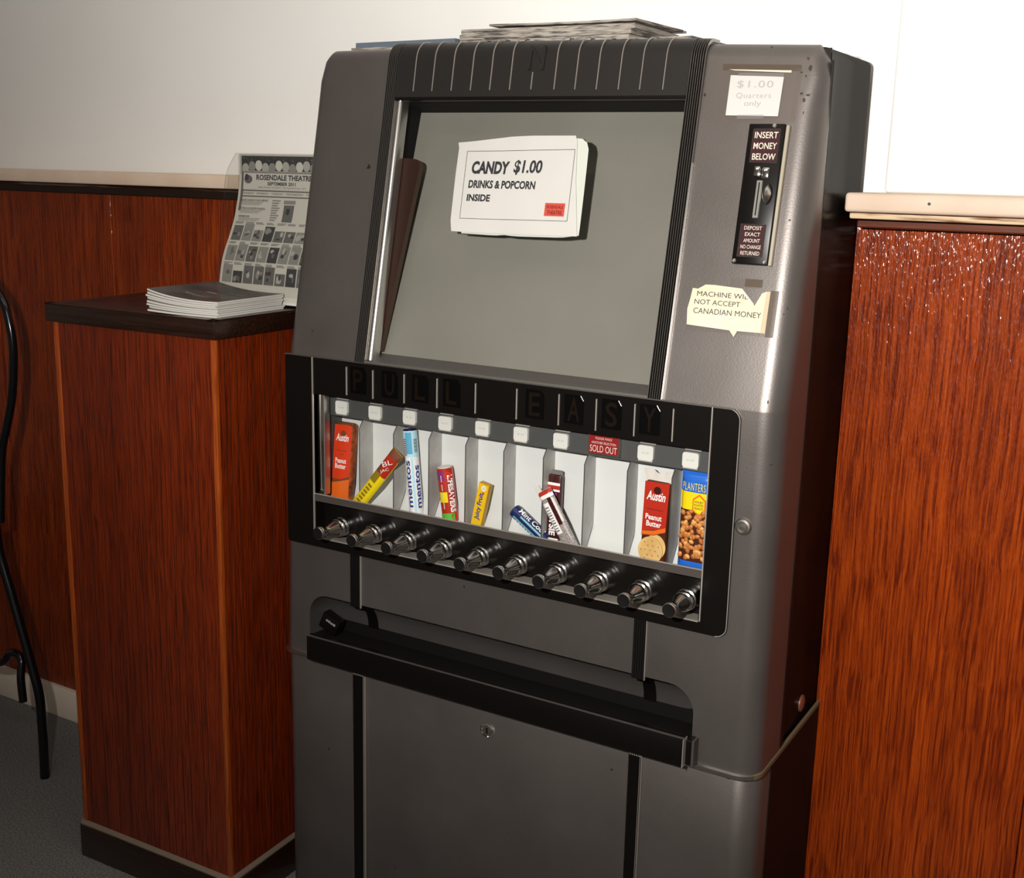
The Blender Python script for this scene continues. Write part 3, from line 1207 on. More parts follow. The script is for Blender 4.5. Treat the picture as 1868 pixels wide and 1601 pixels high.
rn = random.Random(21)
for (cx_, cs_, w_, h_) in ((.8255, .4689, .004, .003), (.8301, .4566, .005, .007), (.8191, .4511, .004, .002), (.8257, .446, .002, .003), (.823, .423, .005, .003), (.8321, .4208, .006, .003), (.8271, .4144, .004, .006),
                           (.8287, .3978, .0015, .004), (.8297, .2563, .003, .0025), (.8379, .1317, .0025, .002), (.8413, .1392, .0018, .004), (.8331, .014, .0018, .005), (.8429, -.0732, .006, .0018)):
    P_ = [(cx_ + w_ * rn.uniform(.35, .6) * math.cos(a), cs_ + h_ * rn.uniform(.35, .6) * math.sin(a)) for a in [k * .785 for k in range(8)]]
    mb = MB()
    mb.add(flat(P_), 'chip', RIM)
    mb.build('paint_chip', vm)

# ------------------------------------------------------------------ paper notes on the machine
mb = MB()
mb.add(prism([(.7218, .4527), (.7965, .4508), (.7956, .3938), (.7220, .3954)], -.0046, -.0040), 'paper', SL)
mb.add(text('$1.00', .7330, .4335, .7835, .4450, -.0036, .0, 0, 1.15), 'ink_soft', SL)
mb.add(text('Quarters', .7335, .4185, .7825, .4275, -.0036, .0, 0, 1.1), 'ink_soft', SL)
mb.add(text('only', .7460, .4060, .7700, .4165, -.0036, .0), 'ink_soft', SL)
ob = mb.build('paper_note', None, origin=SL((.759, .424, -.005)))
tag(ob, 'small white handwritten note taped above the coin plate at the top right of the machine', 'note')
mb = MB(); mb.add(rect(.7330, .4515, .7965, .4560, -.0034), 'tape_clear', SL); mb.build('tape', ob)
mb = MB(); mb.add(rect(.7390, .3905, .7760, .3960, -.0034), 'tape_clear', SL)
mb.build('tape', ob)

CAN = [(.7074, .1589), (.7152, .1584), (.7255, .1648), (.7384, .165), (.7783, .1627), (.7963, .1443), (.7981, .1407), (.8064, .1583),
       (.812, .1607), (.8179, .1611), (.8175, .1052), (.8115, .1055), (.7679, .1054), (.7109, .1082), (.7054, .1086), (.7033, .1301), (.7058, .1448)]
mb = MB()
mb.add(prism(CAN, -.0046, -.0038), 'cream', SL)
mb.add(flat([(.8125, .1600), (.8178, .1609), (.8174, .1056), (.8108, .1059)], -.0035), 'cream_tape', SL)
mb.add(flat([(.7783, .1627), (.7963, .1443), (.7940, .1432), (.7760, .1600)], -.0032), 'paper', SL)
mb.add(text('MACHINE WIL', .7150, .1487, .7880, .1555, -.0034, .0), 'ink', SL)
mb.add(text('NOT ACCEPT', .7126, .1375, .7782, .1443, -.0034, .0), 'ink', SL)
mb.add(text('CANADIAN MONEY', .7126, .1248, .8092, .1324, -.0034, .0), 'ink', SL)
ob = mb.build('paper_note', None, origin=SL((.76, .135, -.005)))
tag(ob, 'torn yellowed paper notice about Canadian money taped below the coin plate', 'note')
mb = MB()
mb.add(rect(.8179, .1006, .8290, .1628, -.0048), 'tape_brown', SL)
mb.build('tape', ob)
mb = MB()
mb.add(rect(.7600, .1645, .8048, .1765, -.0049), 'tape', SL)
mb.add(rect(.7805, .1660, .8048, .1765, -.0047), 'tape_brown', SL)
mb.build('tape', ob)
mb = MB()
mb.add(rect(.7030, .1010, .8180, .1070, -.0049), 'tape', SL)
mb.add(prism([(.7680, .1052), (.7790, .1052), (.7752, .0970)], -.0046, -.0030), 'cream', SL)
mb.build('tape', ob)

# folded paper sign on the glass
SG = [(.2985, .3535), (.3273, .3556), (.3934, .3624), (.4311, .3636), (.5017, .3633), (.5064, .3605), (.5272, .2185), (.4125, .2176), (.3279, .2177),
      (.306, .2188), (.3009, .2348), (.3007, .2498), (.3002, .3039), (.3024, .3504)]


def wave(p):
    return SL((p[0], p[1], p[2] + .0030 + .0022 * math.sin((p[0] - .3) * 19) * math.sin((p[1] - .2) * 14) + .010 * max(0, (p[0] - .38)) / .14))


def along(pts, t):
    L = [0]
    for i in range(1, len(pts)):
        L.append(L[-1] + math.dist(pts[i - 1], pts[i]))
    d = t * L[-1]
    for i in range(1, len(pts)):
        if d <= L[i] or i == len(pts) - 1:
            k = (d - L[i - 1]) / max(1e-9, L[i] - L[i - 1])
            return (pts[i - 1][0] + (pts[i][0] - pts[i - 1][0]) * k, pts[i - 1][1] + (pts[i][1] - pts[i - 1][1]) * k)


def coons(bot, top, left, right, nx, ny, z):
    def fn(u, v):
        b_, t_, l_, r_ = along(bot, u), along(top, u), along(left, v), along(right, v)
        P = []
        for k in (0, 1):
            c_ = (1 - u) * (1 - v) * bot[0][k] + u * (1 - v) * bot[-1][k] + (1 - u) * v * top[0][k] + u * v * top[-1][k]
            P.append((1 - v) * b_[k] + v * t_[k] + (1 - u) * l_[k] + u * r_[k] - c_)
        return (P[0], P[1], z)
    return surf(nx, ny, fn)


SB = [(.3045, .2182), (.3279, .2177), (.4125, .2176), (.5272, .2185)]
ST = [(.2985, .3535), (.3273, .3556), (.3934, .3624), (.4311, .3636), (.5040, .3633)]
SLF = [(.3045, .2182), (.3009, .2348), (.3007, .2498), (.3002, .3039), (.3010, .3480), (.2985, .3535)]
SRT = [(.5272, .2185), (.5130, .3), (.5075, .3590), (.5040, .3633)]
mb = MB()
mb.add(coons(SB, ST, SLF, SRT, 20, 16, 0.), 'paper', wave)
mb.add(coons(SB, ST, SLF, SRT, 20, 16, -.0006), 'paper', wave)
BD = [(.3176, .3401), (.506, .3433), (.5076, .2399), (.3177, .2382)]
for i in range(4):
    a, b = Vector((*BD[i], 0)), Vector((*BD[(i + 1) % 4], 0))
    d = (b - a).normalized()
    nn = Vector((-d.y, d.x, 0)) * .00035
    V, Fc = [], []
    for k in range(13):
        p = a + (b - a) * k / 12
        V += [(p.x + nn.x, p.y + nn.y, .0006), (p.x - nn.x, p.y - nn.y, .0006)]
    for k in range(12):
        Fc.append([2 * k, 2 * k + 1, 2 * k + 3, 2 * k + 2])
    mb.add((V, Fc), 'ink', wave)
mb.add(text('CANDY', .3295, .3060, .3975, .3255, .0007, .045, .10), 'ink', wave)
mb.add(text('$1.00', .4050, .3055, .4545, .3275, .0007, .028, .10), 'ink', wave)
mb.add(text('DRINKS & POPCORN', .3268, .2845, .4464, .2967, .0007, .036, .06), 'ink', wave)
mb.add(text('INSIDE', .3264, .2647, .3685, .2755, .0007, .036, .04), 'ink', wave)
mb.add(surf(6, 4, lambda u, v: (.4672 + .0338 * u, .2464 + .0190 * v, .0006)), 'red_print', wave)
mb.add(text('ROSENDALE', .4705, .2575, .4980, .2620, .0008), 'wrap_maroon', wave)
mb.add(text('THEATRE', .4720, .2485, .4970, .2545, .0008), 'wrap_maroon', wave)
ob = mb.build('paper_sign', None, origin=SL((.41, .29, 0)), recalc=False)
tag(ob, 'white printed candy price sign stuck on the glass window of the vending machine', 'sign')
mb = MB()
mb.add(coons([(.322, .2158), (.385, .2150), (.392, .2162), (.405, .2166), (.415, .2150), (.500, .2160), (.5290, .2200)], [(.322, .345), (.500, .3600), (.5145, .3593)], [(.322, .2158), (.322, .345)], [(.5290, .2200), (.5293, .2237), (.5270, .3440), (.5240, .3530), (.5145, .3593)], 16, 14, -.0022), 'paper_cool', wave)
mb.build('backing_sheet', ob, recalc=False)

# brown board inside the display window
mb = MB()
BB = [(.1672, .0225), (.1785, .0227), (.2135, .3215), (.2125, .326), (.209, .3305), (.204, .3325), (.1672, .3345)]
mb.add(prism(BB, -.0330, -.0225), 'brown_edge', SL)
mb.add(flat(BB, -.0222), 'brown_board', SL)
ob = mb.build('wooden_board', None, origin=SL((.15, .02, -.05)))
tag(ob, 'dark brown board leaning behind the glass at the left of the display window', 'board')

# ------------------------------------------------------------------ snacks
GS = 'snacks in the vending window'


def at_front(cx, cz, y, ang=0., lean=0.):
    """local frame: x across, y up from the foot, z outwards; turned in the front plane, leaning back"""
    c, s_ = math.cos(ang), math.sin(ang)

    def fn(p):
        h_ = p[1] * 1.06 - .0085
        x = p[0] * c - h_ * s_
        z = p[0] * s_ + h_ * c
        return Vector((cx + x, y - p[2] + lean * h_, cz + z))
    return fn


def pillow(w_, h_, d_, nu=12, nv=20, crimp=.012):
    """front and back of a sealed wrapper"""
    def dep(u, v):
        e = max(0., min(1., (v * h_) / crimp, ((1 - v) * h_) / crimp))
        e = math.sin(e * math.pi / 2)
        return d_ * .5 * e * (1 - abs(2 * u - 1) ** 5)
    F_ = surf(nu, nv, lambda u, v: ((u - .5) * w_, v * h_, dep(u, v)))
    B_ = surf(nu, nv, lambda u, v: ((u - .5) * w_, v * h_, -dep(u, v)))
    return F_, B_, dep


# cracker pack at the far left
fn = at_front(.0868, .8215, .040, 0, .10)
mb = MB()
W_, H_ = .0385, .1225
mb.add(pbox(-W_ / 2, W_ / 2, 0, H_, -.011, .006, .003, 2), 'cracker_side', fn)
mb.add(rect(-W_ / 2 + .001, .034, W_ / 2 - .001, H_ - .001, .0063), 'cracker_red', fn)
mb.add(flat([(-W_ / 2 + .001, 0.001), (W_ / 2 - .001, .001), (W_ / 2 - .001, .036), (0, .031), (-W_ / 2 + .001, .027)], .0066), 'cracker_orange', fn)
mb.add(flat([(-W_ / 2 + .001, .027), (0, .031), (W_ / 2 - .001, .036), (W_ / 2 - .001, .040), (0, .034), (-W_ / 2 + .001, .030)], .0068), 'wrap_brown', fn)
mb.add(ellipse(.001, .108, .006, .005, 16, .0067), 'wrap_brown', fn)
mb.add(text('Austin', -.014, .0955, .013, .1075, .0070, .02, .25), 'wrap_white', fn)
mb.add(text('Cheese Crackers', -.013, .0790, .010, .0820, .0068), 'wrap_brown', fn)
mb.add(text('with', -.004, .0730, .003, .0755, .0068), 'wrap_brown', fn)
mb.add(text('Peanut', -.013, .0600, .010, .0680, .0068, .02), 'wrap_white', fn)
mb.add(text('Butter', -.013, .0510, .010, .0590, .0068, .02), 'wrap_white', fn)
ob = mb.build('cracker_pack', None, origin=fn((0, 0, 0)))
tag(ob, 'orange red peanut butter cracker pack in the far left column of the vending window', 'snack', GS)
mb = MB(); mb.add(pbox(-W_ / 2 + .004, W_ / 2 - .002, H_ - .002, H_ + .002, -.006, .002, .001, 1), 'wrap_brown', fn); mb.build('sealed_end', ob)

# slanted yellow and red candy bar
fn = at_front(.1395, .8200, .0195, math.radians(-39.5), 0)
mb = MB()
Fp, Bp, dp = pillow(.0235, .128, .011, 10, 26, .018)
mb.add(Fp, 'wrap_yellow', fn)
mb.add(Bp, 'wrap_yellow', fn)


def skin(u0, v0, u1, v1, w_, h_, dep, lift=.0005, nu=8, nv=10):
    return surf(nu, nv, lambda a, b: ((u0 + (u1 - u0) * a - .5) * w_, (v0 + (v1 - v0) * b) * h_, dep(u0 + (u1 - u0) * a, v0 + (v1 - v0) * b) + lift))


def on_skin(geo, w_, h_, dep, lift=.001):
    return [(p[0], p[1], dep(min(1, max(0, p[0] / w_ + .5)), min(1, max(0, p[1] / h_))) + lift) for p in geo[0]], geo[1]


mb.add(skin(0.02, .60, .98, .90, .0235, .128, dp, .0006), 'cracker_deep', fn)
mb.add(skin(0.0, .90, 1.0, 1.0, .0235, .128, dp, .0007), 'wrap_brown', fn)
mb.add(skin(.05, .46, .60, .62, .0235, .128, dp, .0008), 'wrap_olive', fn)
mb.add(skin(.05, .62, .40, .70, .0235, .128, dp, .0010), 'wrap_brown', fn)
mb.add(on_skin(turn(text('BL', -.010, -.004, .010, .004), math.radians(60), 0, 0), 1, 1, lambda a, b: 0), 'wrap_white', lambda p: fn((p[0] - .001, p[1] + .103, dp(.5, .8) + .0013)))
mb.add(on_skin(turn(text('JAC', -.009, -.003, .009, .003), math.radians(60), 0, 0), 1, 1, lambda a, b: 0), 'wrap_white', lambda p: fn((p[0] + .003, p[1] + .090, dp(.5, .7) + .0013)))
for k in range(6):
    mb.add(skin(.25, .10 + k * .055, .62, .135 + k * .055, .0235, .128, dp, .0009, 3, 2), 'wrap_olive', fn)
ob = mb.build('candy_bar', None, origin=fn((0, 0, 0)))
tag(ob, 'yellow and red candy bar leaning diagonally across the second column of the vending window', 'snack', GS)


# candy rolls: cylinder wrap with lettering laid round it
def roll(cx, cz, y, ang, r, h, lean=0.):
    base = at_front(cx, cz, y, ang, lean)

    def wrap(p):      # p = (arc length, height, lift)
        a = p[0] / r
        rr = r + p[2]
        return base((rr * math.sin(a), p[1], rr * math.cos(a)))
    return base, wrap


def band(r, a0, a1, h0, h1, lift=.0003, n_=14, nv=2):
    return surf(n_, nv, lambda u, v: ((a0 + (a1 - a0) * u) * r, h0 + (h1 - h0) * v, lift))


R_ = .0116
base, wrap = roll(.2372, .8180, .047, .105, R_, .1345)
mb = MB()
mb.add(lathe([(R_ * .9, 0), (R_, .001), (R_, .1335), (R_ * .9, .1345)], 32), 'wrap_white', lambda p: base((p[0], p[2], p[1])))
mb.add(band(R_, -1.2, 2.4, .093, .133, .0003, 24), 'wrap_sky', wrap)
mb.add(band(R_, -.15, .75, .098, .132, .0005), 'wrap_skydeep', wrap)
for k in range(9):
    mb.add(band(R_, -.60, -.05, .096 + k * .0030, .0976 + k * .0030, .0007), 'cracker_deep', wrap)
for k in range(12):
    mb.add(band(R_, 1.0, 1.55, .100 + k * .0018, .1008 + k * .0018 + (.0004 if k % 3 else 0), .0006), 'g2', wrap)
mb.add(band(R_, .40, .75, .002, .092, .0003), 'wrap_sky', wrap)
for a_, h0, h1 in ((-.10, .014, .088), (1.20, .012, .080)):
    g = turn(text('mentos', 0, 0, h1 - h0, .0085, 0, .02), math.pi / 2)
    gx = [p[0] for p in g[0]]
    mid = (min(gx) + max(gx)) / 2
    mb.add(([(p[0] - mid + a_ * R_, p[1] + h0, .0006) for p in g[0]], g[1]), 'wrap_blue', wrap)
ob = mb.build('candy_roll', None, origin=base((0, 0, 0)))
tag(ob, 'tall white and sky blue mint roll standing in the third column of the vending window', 'snack', GS)
mb = MB(); mb.add(lathe([(R_ * .98, .1325), (R_ * .96, .1352), (R_ * .6, .1358), (R_ * .5, .1345)], 28), 'wrap_navy', lambda p: base((p[0], p[2], p[1]))); mb.build('foil_end', ob)

R_ = .0132
base, wrap = roll(.3050, .8180, .047, .155, R_, .084)
mb = MB()
mb.add(lathe([(R_ * .9, 0), (R_, .001), (R_, .083), (R_ * .85, .0855)], 32), 'cracker_deep', lambda p: base((p[0], p[2], p[1])))
mb.add(band(R_, -.9, .5, .066, .080), 'wrap_purple', wrap)
mb.add(band(R_, -.5, .6, .050, .066, .0004), 'wrap_redstripe', wrap)
mb.add(band(R_, -.6, .55, .032, .048, .0004), 'wrap_yellow', wrap)
mb.add(band(R_, -.8, 1.2, .002, .015, .0004), 'wrap_green', wrap)
mb.add(ellipse(1.25 * R_, .009, .006, .0065, 16, .0006), 'cracker_red', wrap)
mb.add(ellipse(.85 * R_, .073, .006, .006, 16, .0006), 'cracker_red', wrap)
g = turn(text('LIFESAVERS', -.058, 0, 0, .0095, 0, .04), -math.pi / 2)
gx = [p[0] for p in g[0]]
mid = (min(gx) + max(gx)) / 2
mb.add(([(p[0] - mid + 1.10 * R_, p[1] + .0160, .0007) for p in g[0]], g[1]), 'wrap_white', wrap)
for k in range(4):
    mb.add(band(R_, -.05, .06, .022 + k * .014, .032 + k * .014, .0008), 'wrap_clear', wrap)
ob = mb.build('candy_roll', None, origin=base((0, 0, 0)))
tag(ob, 'red, yellow and green fruit candy roll standing in the fourth column of the vending window', 'snack', GS)
mb = MB(); mb.add(lathe([(R_ * .92, .0835), (R_ * .95, .0860), (R_ * .6, .0875), (R_ * .3, .0860)], 20), 'wrap_clear', lambda p: base((p[0], p[2], p[1]))); mb.build('foil_end', ob)

# yellow stick gum
fn = at_front(.3585, .8165, .044, -.205, 0)
mb = MB()
mb.add(pbox(-.0098, .0100, 0, .0735, -.008, .004, .0015, 2), 'gold_side', fn)
mb.add(rect(-.0092, .001, .0094, .0725, .0043), 'wrap_gold', fn)
mb.add(ellipse(.0012, .0660, .0044, .0044, 18, .0046), 'wrap_white', fn)
mb.add(ellipse(.0012, .0660, .0028, .0028, 14, .0048), 'wrap_clear', fn)
mb.add(turn(text('Juicy Fruit', 0, 0, .043, .0105, .0047, .03), math.pi / 2), 'wrap_blue', lambda p: fn((p[0] + .0050, p[1] + .015, p[2])))
mb.add(ellipse(.002, .0585, .0022, .0018, 12, .0046), 'cracker_red', fn)
ob = mb.build('gum_pack', None, origin=fn((0, 0, 0)))
tag(ob, 'golden yellow stick gum pack leaning in the fifth column of the vending window', 'snack', GS)

# navy roll lying slanted
R_ = .0108
base, wrap = roll(.4795, .8155, .042, math.radians(56), R_, .070)
mb = MB()
mb.add(lathe([(R_ * .85, 0), (R_, .0015), (R_, .066), (R_ * .85, .0675)], 30), 'wrap_navy', lambda p: base((p[0], p[2], p[1])))
mb.add(band(R_, -.5, -.15, .010, .060), 'wrap_teal', wrap)
mb.add(band(R_, .30, .55, .006, .050, .0004), 'wrap_teal', wrap)
g = turn(text('Mint Cool', -.050, 0, 0, .0085, 0, .02), -math.pi / 2)
mb.add(([(p[0] + .75 * R_, p[1] + .008, .0006) for p in g[0]], g[1]), 'wrap_white', wrap)
for k in range(8):
    mb.add(band(R_, -.75, -.42 - .06 * (k % 2), .012 + k * .0055, .0155 + k * .0055, .0006, 5, 1), 'wrap_white', wrap)
ob = mb.build('candy_roll', None, origin=base((0, 0, 0)))
tag(ob, 'navy blue mint roll tipped over in the sixth column of the vending window', 'snack', GS)

# maroon bar standing, grey backed bar leaning over it
fn = at_front(.4950, .8140, .050, 0, 0.02)
mb = MB()
W_, H_ = .0225, .1045
mb.add(pbox(-W_ / 2, W_ / 2, 0, H_, -.006, .006, .003, 2), 'wrap_maroon', fn)
for h0, h1, m_ in ((.006, .010, 'wrap_white'), (.001, .006, 'wrap_redstripe'), (.080, .083, 'wrap_white'), (.083, .089, 'wrap_redstripe'), (.089, .093, 'wrap_white')):
    mb.add(rect(-W_ / 2 + .0008, h0, W_ / 2 - .0008, h1, .0064), m_, fn)
mb.add(turn(text('TOOTSIE', -.056, 0, 0, .0110, .0066, .04), -math.pi / 2), 'wrap_white', lambda p: fn((p[0] - .006, p[1] + .014, p[2])))
mb.add(ellipse(.003, .0765, .0028, .0028, 12, .0067), 'wrap_purple', fn)
ob = mb.build('candy_bar', None, origin=fn((0, 0, 0)))
tag(ob, 'maroon candy bar with white lettering standing upright in the seventh column of the vending window', 'snack', GS)
mb = MB(); mb.add(pbox(-W_ / 2 + .004, W_ / 2, H_ - .003, H_ + .006, -.002, .002, .0008, 1), 'g2', fn); mb.build('sealed_end', ob)

fn = at_front(.5370, .8170, .0265, math.radians(32), 0)
mb = MB()
Fp, Bp, dp = pillow(.0255, .0960, .011, 10, 20, .008)
mb.add(Fp, 'wrap_grey', fn)
mb.add(Bp, 'wrap_grey', fn)
mb.add(skin(.04, .30, .52, .80, .0255, .096, dp, .0006), 'wrap_white', fn)
mb.add(skin(.55, .42, .80, .86, .0255, .096, dp, .0006), 'wrap_maroon', fn)
mb.add(skin(.84, .45, .95, .84, .0255, .096, dp, .0006), 'wrap_clear', fn)
mb.add(skin(.0, .865, 1., .92, .0255, .096, dp, .0007), 'wrap_white', fn)
mb.add(skin(.0, .92, 1., .985, .0255, .096, dp, .0007), 'wrap_redstripe', fn)
for k in range(10):
    mb.add(skin(.16, .34 + k * .042, .42, .355 + k * .042 + (.006 if k % 3 == 0 else 0), .0255, .096, dp, .0009, 3, 1), 'g2', fn)
ob = mb.build('candy_bar', None, origin=fn((0, 0, 0)))
tag(ob, 'grey backed candy bar with barcode leaning over the maroon bar in the seventh column', 'snack', GS)
mb = MB(); mb.add(pbox(-.0125, -.004, .092, .1045, -.001, .002, .0005, 1), 'wrap_clear', fn); mb.build('sealed_end', ob)

# round cracker pack at the right
fn = at_front(.6665, .8170, .042, -.03, .0)
mb = MB()
W_, H_ = .0405, .1185
mb.add(pbox(-W_ / 2, W_ / 2, .0, H_, -.013, .006, .005, 3), 'bag_dark', fn)
mb.add(flat([(-W_ / 2 + .001, .046), (W_ / 2 - .002, .054), (W_ / 2 - .001, H_), (-W_ / 2 + .001, H_ - .001)], .0064), 'cracker_deep', fn)
mb.add(flat([(-W_ / 2 + .001, .041), (0, .043), (W_ / 2 - .002, .050), (W_ / 2 - .002, .056), (0, .049), (-W_ / 2 + .001, .046)], .0067), 'cracker_orange', fn)
mb.add(flat([(-W_ / 2 + .001, .040), (0, .042), (W_ / 2 - .002, .049), (W_ / 2 - .002, .050), (0, .043), (-W_ / 2 + .001, .041)], .0069), 'wrap_brown', fn)
mb.add(ellipse(.004, .026, .0165, .018, 26, .0064), 'cookie', fn)
mb.add(([(p[0], p[1], p[2]) for p in prism([(.0195 * math.cos(a / 15 * math.pi) - .0025, .0195 * math.sin(a / 15 * math.pi) + .0205) for a in range(30)], .006, .0085)[0]],
        prism([(0, 0)] * 30, 0, 1)[1]), 'cookie', fn)
for (a_, r_) in ((0, 0), (0, .008), (1.05, .008), (2.1, .008), (3.14, .008), (4.2, .008), (5.2, .008), (.5, .0145), (1.4, .0145), (2.3, .0145), (3.2, .0145), (4.1, .0145), (5.0, .0145), (5.9, .0145)):
    mb.add(ellipse(-.0025 + r_ * math.cos(a_), .0205 + r_ * math.sin(a_), .0010, .0010, 8, .0088), 'cookie_dot', fn)
mb.add(ellipse(.001, .1065, .006, .0055, 16, .0067), 'wrap_maroon', fn)
mb.add(text('Austin', -.0150, .0920, .0145, .1050, .0072, .02, .25), 'wrap_white', fn)
mb.add(text('toasty crackers', -.0140, .0775, .0120, .0805, .0068), 'wrap_maroon', fn)
mb.add(text('Peanut', -.0145, .0640, .0110, .0720, .0070, .02), 'wrap_white', fn)
mb.add(text('Butter', -.0125, .0545, .0110, .0625, .0070, .02), 'wrap_white', fn)
ob = mb.build('cracker_pack', None, origin=fn((0, 0, 0)))
tag(ob, 'deep red cracker pack showing a round cracker, beside the blue peanut bag', 'snack', GS)
mb = MB()
mb.add(surf(10, 4, lambda u, v: ((u - .5) * (.041 + .008 * v), H_ - .002 + v * (.016 + .003 * math.sin(u * 9)), .0015 * math.sin(u * 17) * v)), 'wrap_clear', fn)
mb.build('sealed_end', ob)

# peanut bag
fn = at_front(.7308, .8160, .043, -.012, -.03)
mb = MB()
W_, H_ = .0520, .1430
Fp, Bp, dp = pillow(W_, H_, .016, 12, 24, .012)
mb.add(Fp, 'bag_dark', fn)
mb.add(Bp, 'bag_blue', fn)
mb.add(skin(0, 0, 1, .115, W_, H_, dp, .0005), 'bag_blue', fn)
mb.add(skin(0, .80, 1, 1, W_, H_, dp, .0005), 'bag_blue', fn)
mb.add(skin(0, .625, 1, .80, W_, H_, dp, .0006), 'wrap_yellow', fn)
mb.add(on_skin(text('PLANTERS', -.0215, .1165, .0135, .1275, 0, .0, 0, 1.2), W_, H_, dp, .0013), 'wrap_yellow', fn)
hx = [(.0050 + .0115 * math.cos(math.pi / 2 + k * math.pi / 3), .0975 + .0155 * math.sin(math.pi / 2 + k * math.pi / 3), 0) for k in range(6)]
mb.add(on_skin((hx, [list(range(6))]), W_, H_, dp, .0012), 'cracker_orange', fn)
hx = [(.0050 + .0095 * math.cos(math.pi / 2 + k * math.pi / 3), .0975 + .0130 * math.sin(math.pi / 2 + k * math.pi / 3), 0) for k in range(6)]
mb.add(on_skin((hx, [list(range(6))]), W_, H_, dp, .0016), 'wrap_yellow', fn)
for t_, y0 in (('HONEY', .1005), ('ROASTED', .0962), ('PEANUTS', .0915)):
    mb.add(on_skin(text(t_, -.0020, y0, .0120, y0 + .0032, 0, .01), W_, H_, dp, .0020), 'wrap_brown', fn)
rn = random.Random(3)
for k in range(84):
    cx_ = rn.uniform(-.0215, .0215)
    cy_ = .0215 + (k / 84) * .066 + rn.uniform(-.002, .002)
    a_ = rn.uniform(0, 3.1)
    d_ = dp(min(1, max(0, cx_ / W_ + .5)), cy_ / H_)
    rx, ry = rn.uniform(.0038, .0050), rn.uniform(.0029, .0036)
    V, Fc = lathe([(.0006, .0022), (.5, .0019), (.85, .0011), (1, .0002)], 12, False, True)
    V = [(cx_ + rx * p[0] * math.cos(a_) - ry * p[1] * math.sin(a_), cy_ + rx * p[0] * math.sin(a_) + ry * p[1] * math.cos(a_), d_ + .0002 + p[2] + .0004 * (k % 4)) for p in V]
    mb.add((V, Fc), 'nut' if rn.random() < .82 else 'nut_light', fn)
ob = mb.build('peanut_bag', None, origin=fn((0, 0, 0)))
tag(ob, 'blue and yellow peanut bag in the far right column of the vending window', 'snack', GS)

# small black box lying in the tray
fn = at_front(.0640, .5745, .030, math.radians(-22), 0.05)
mb = MB()
mb.add(pbox(-.019, .019, .006, .034, -.010, .008, .0015, 2), 'black', fn)
for k, (xa, xb) in enumerate(((-.008, -.004), (-.003, .001), (.002, .007), (.008, .013))):
    mb.add(rect(xa, .0228, xb, .0262 + .0008 * (k % 2), .0084), 'g3', fn)
ob = mb.build('candy_box', None, origin=fn((0, .006, 0)))
tag(ob, 'small black box with pale print lying at the left end of the delivery tray', 'box')

# ------------------------------------------------------------------ wooden counter beside the machine
KA = .0234
KC = Vector((-.0880, -.0739, 0))
KW, KD = .408, .370
ex, ey = Vector((math.cos(KA), math.sin(KA), 0)), Vector((-math.sin(KA), math.cos(KA), 0))


def KT(p):             # x leftwards from the front right corner is negative, y towards the wall
    return KC + ex * p[0] + ey * p[1] + Vector((0, 0, p[2]))


ZC = 1.1165
ct = thing('counter', KT((-KW / 2, KD / 2, 0)), 'narrow red brown wooden counter with dark top left of the vending machine', 'counter')
mb = MB()
mb.add(pbox(-KW, 0, 0, KD, ZC - .0336, ZC - .002, .002, 2), 'slab', KT)
mb.add(pbox(-KW + .016, -.016, .016, KD - .006, ZC - .004, ZC), 'laminate', KT)
mb.add(pbox(-KW, 0, 0, .015, ZC - .004, ZC, .001, 1), 'slab', KT)
mb.add(pbox(-KW, -KW + .015, 0, KD, ZC - .004, ZC, .001, 1), 'slab', KT)
mb.add(pbox(-.015, 0, 0, KD, ZC - .004, ZC, .001, 1), 'slab', KT)
mb.build('countertop', ct)
i_ = .0085
mb = MB()
mb.add(pbox(-KW + i_ + .004, -i_, i_, KD, .075, ZC - .0336), 'counter', KT)
rn = random.Random(5)
x = -KW + i_ + .03
while x < -i_ - .03:                      # scored lines in the front veneer
    mb.add(pbox(x, x + .0009, i_ - .0004, i_ + .001, .083, ZC - .034), 'rail_shade_groove', KT)
    x += rn.choice((.018, .026, .034, .012, .041))
y = .03
while y < .3:
    mb.add(pbox(-i_ - .001, -i_ + .0004, y, y + .0009, .083, ZC - .034), 'rail_shade_groove', KT)
    y += rn.choice((.018, .026, .034, .012))
mb.build('body', ct)
mb = MB()
mb.add(pbox(-i_ - .008, -i_ + .0018, i_ - .0018, i_ + .008, .08, ZC - .0336, .002, 2), 'counter_trim', KT)
mb.build('corner_trim', ct)
mb = MB()
mb.add(pbox(-KW + i_ + .002, -KW + i_ + .014, i_ - .0018, i_ + .013, .08, ZC - .0336, .002, 2), 'counter_trim', KT)
mb.build('corner_trim', ct)
mb = MB()
mb.add(pbox(-KW + .003, -.003, .003, KD, .0, .074, .002, 2), 'slab', KT)
mb.add(prism([(.003, .074), (i_ + .003, .084), (i_ + .003, .072), (.003, .070)], -KW + .006, -.006), 'dust', lambda p: KT((p[2], p[0], p[1])))
mb.add(prism([(-.003, .074), (-i_ - .003, .084), (-i_ - .003, .072), (-.003, .070)], .006, KD - .005), 'dust', lambda p: KT((p[0], p[2], p[1])))
mb.build('plinth', ct)

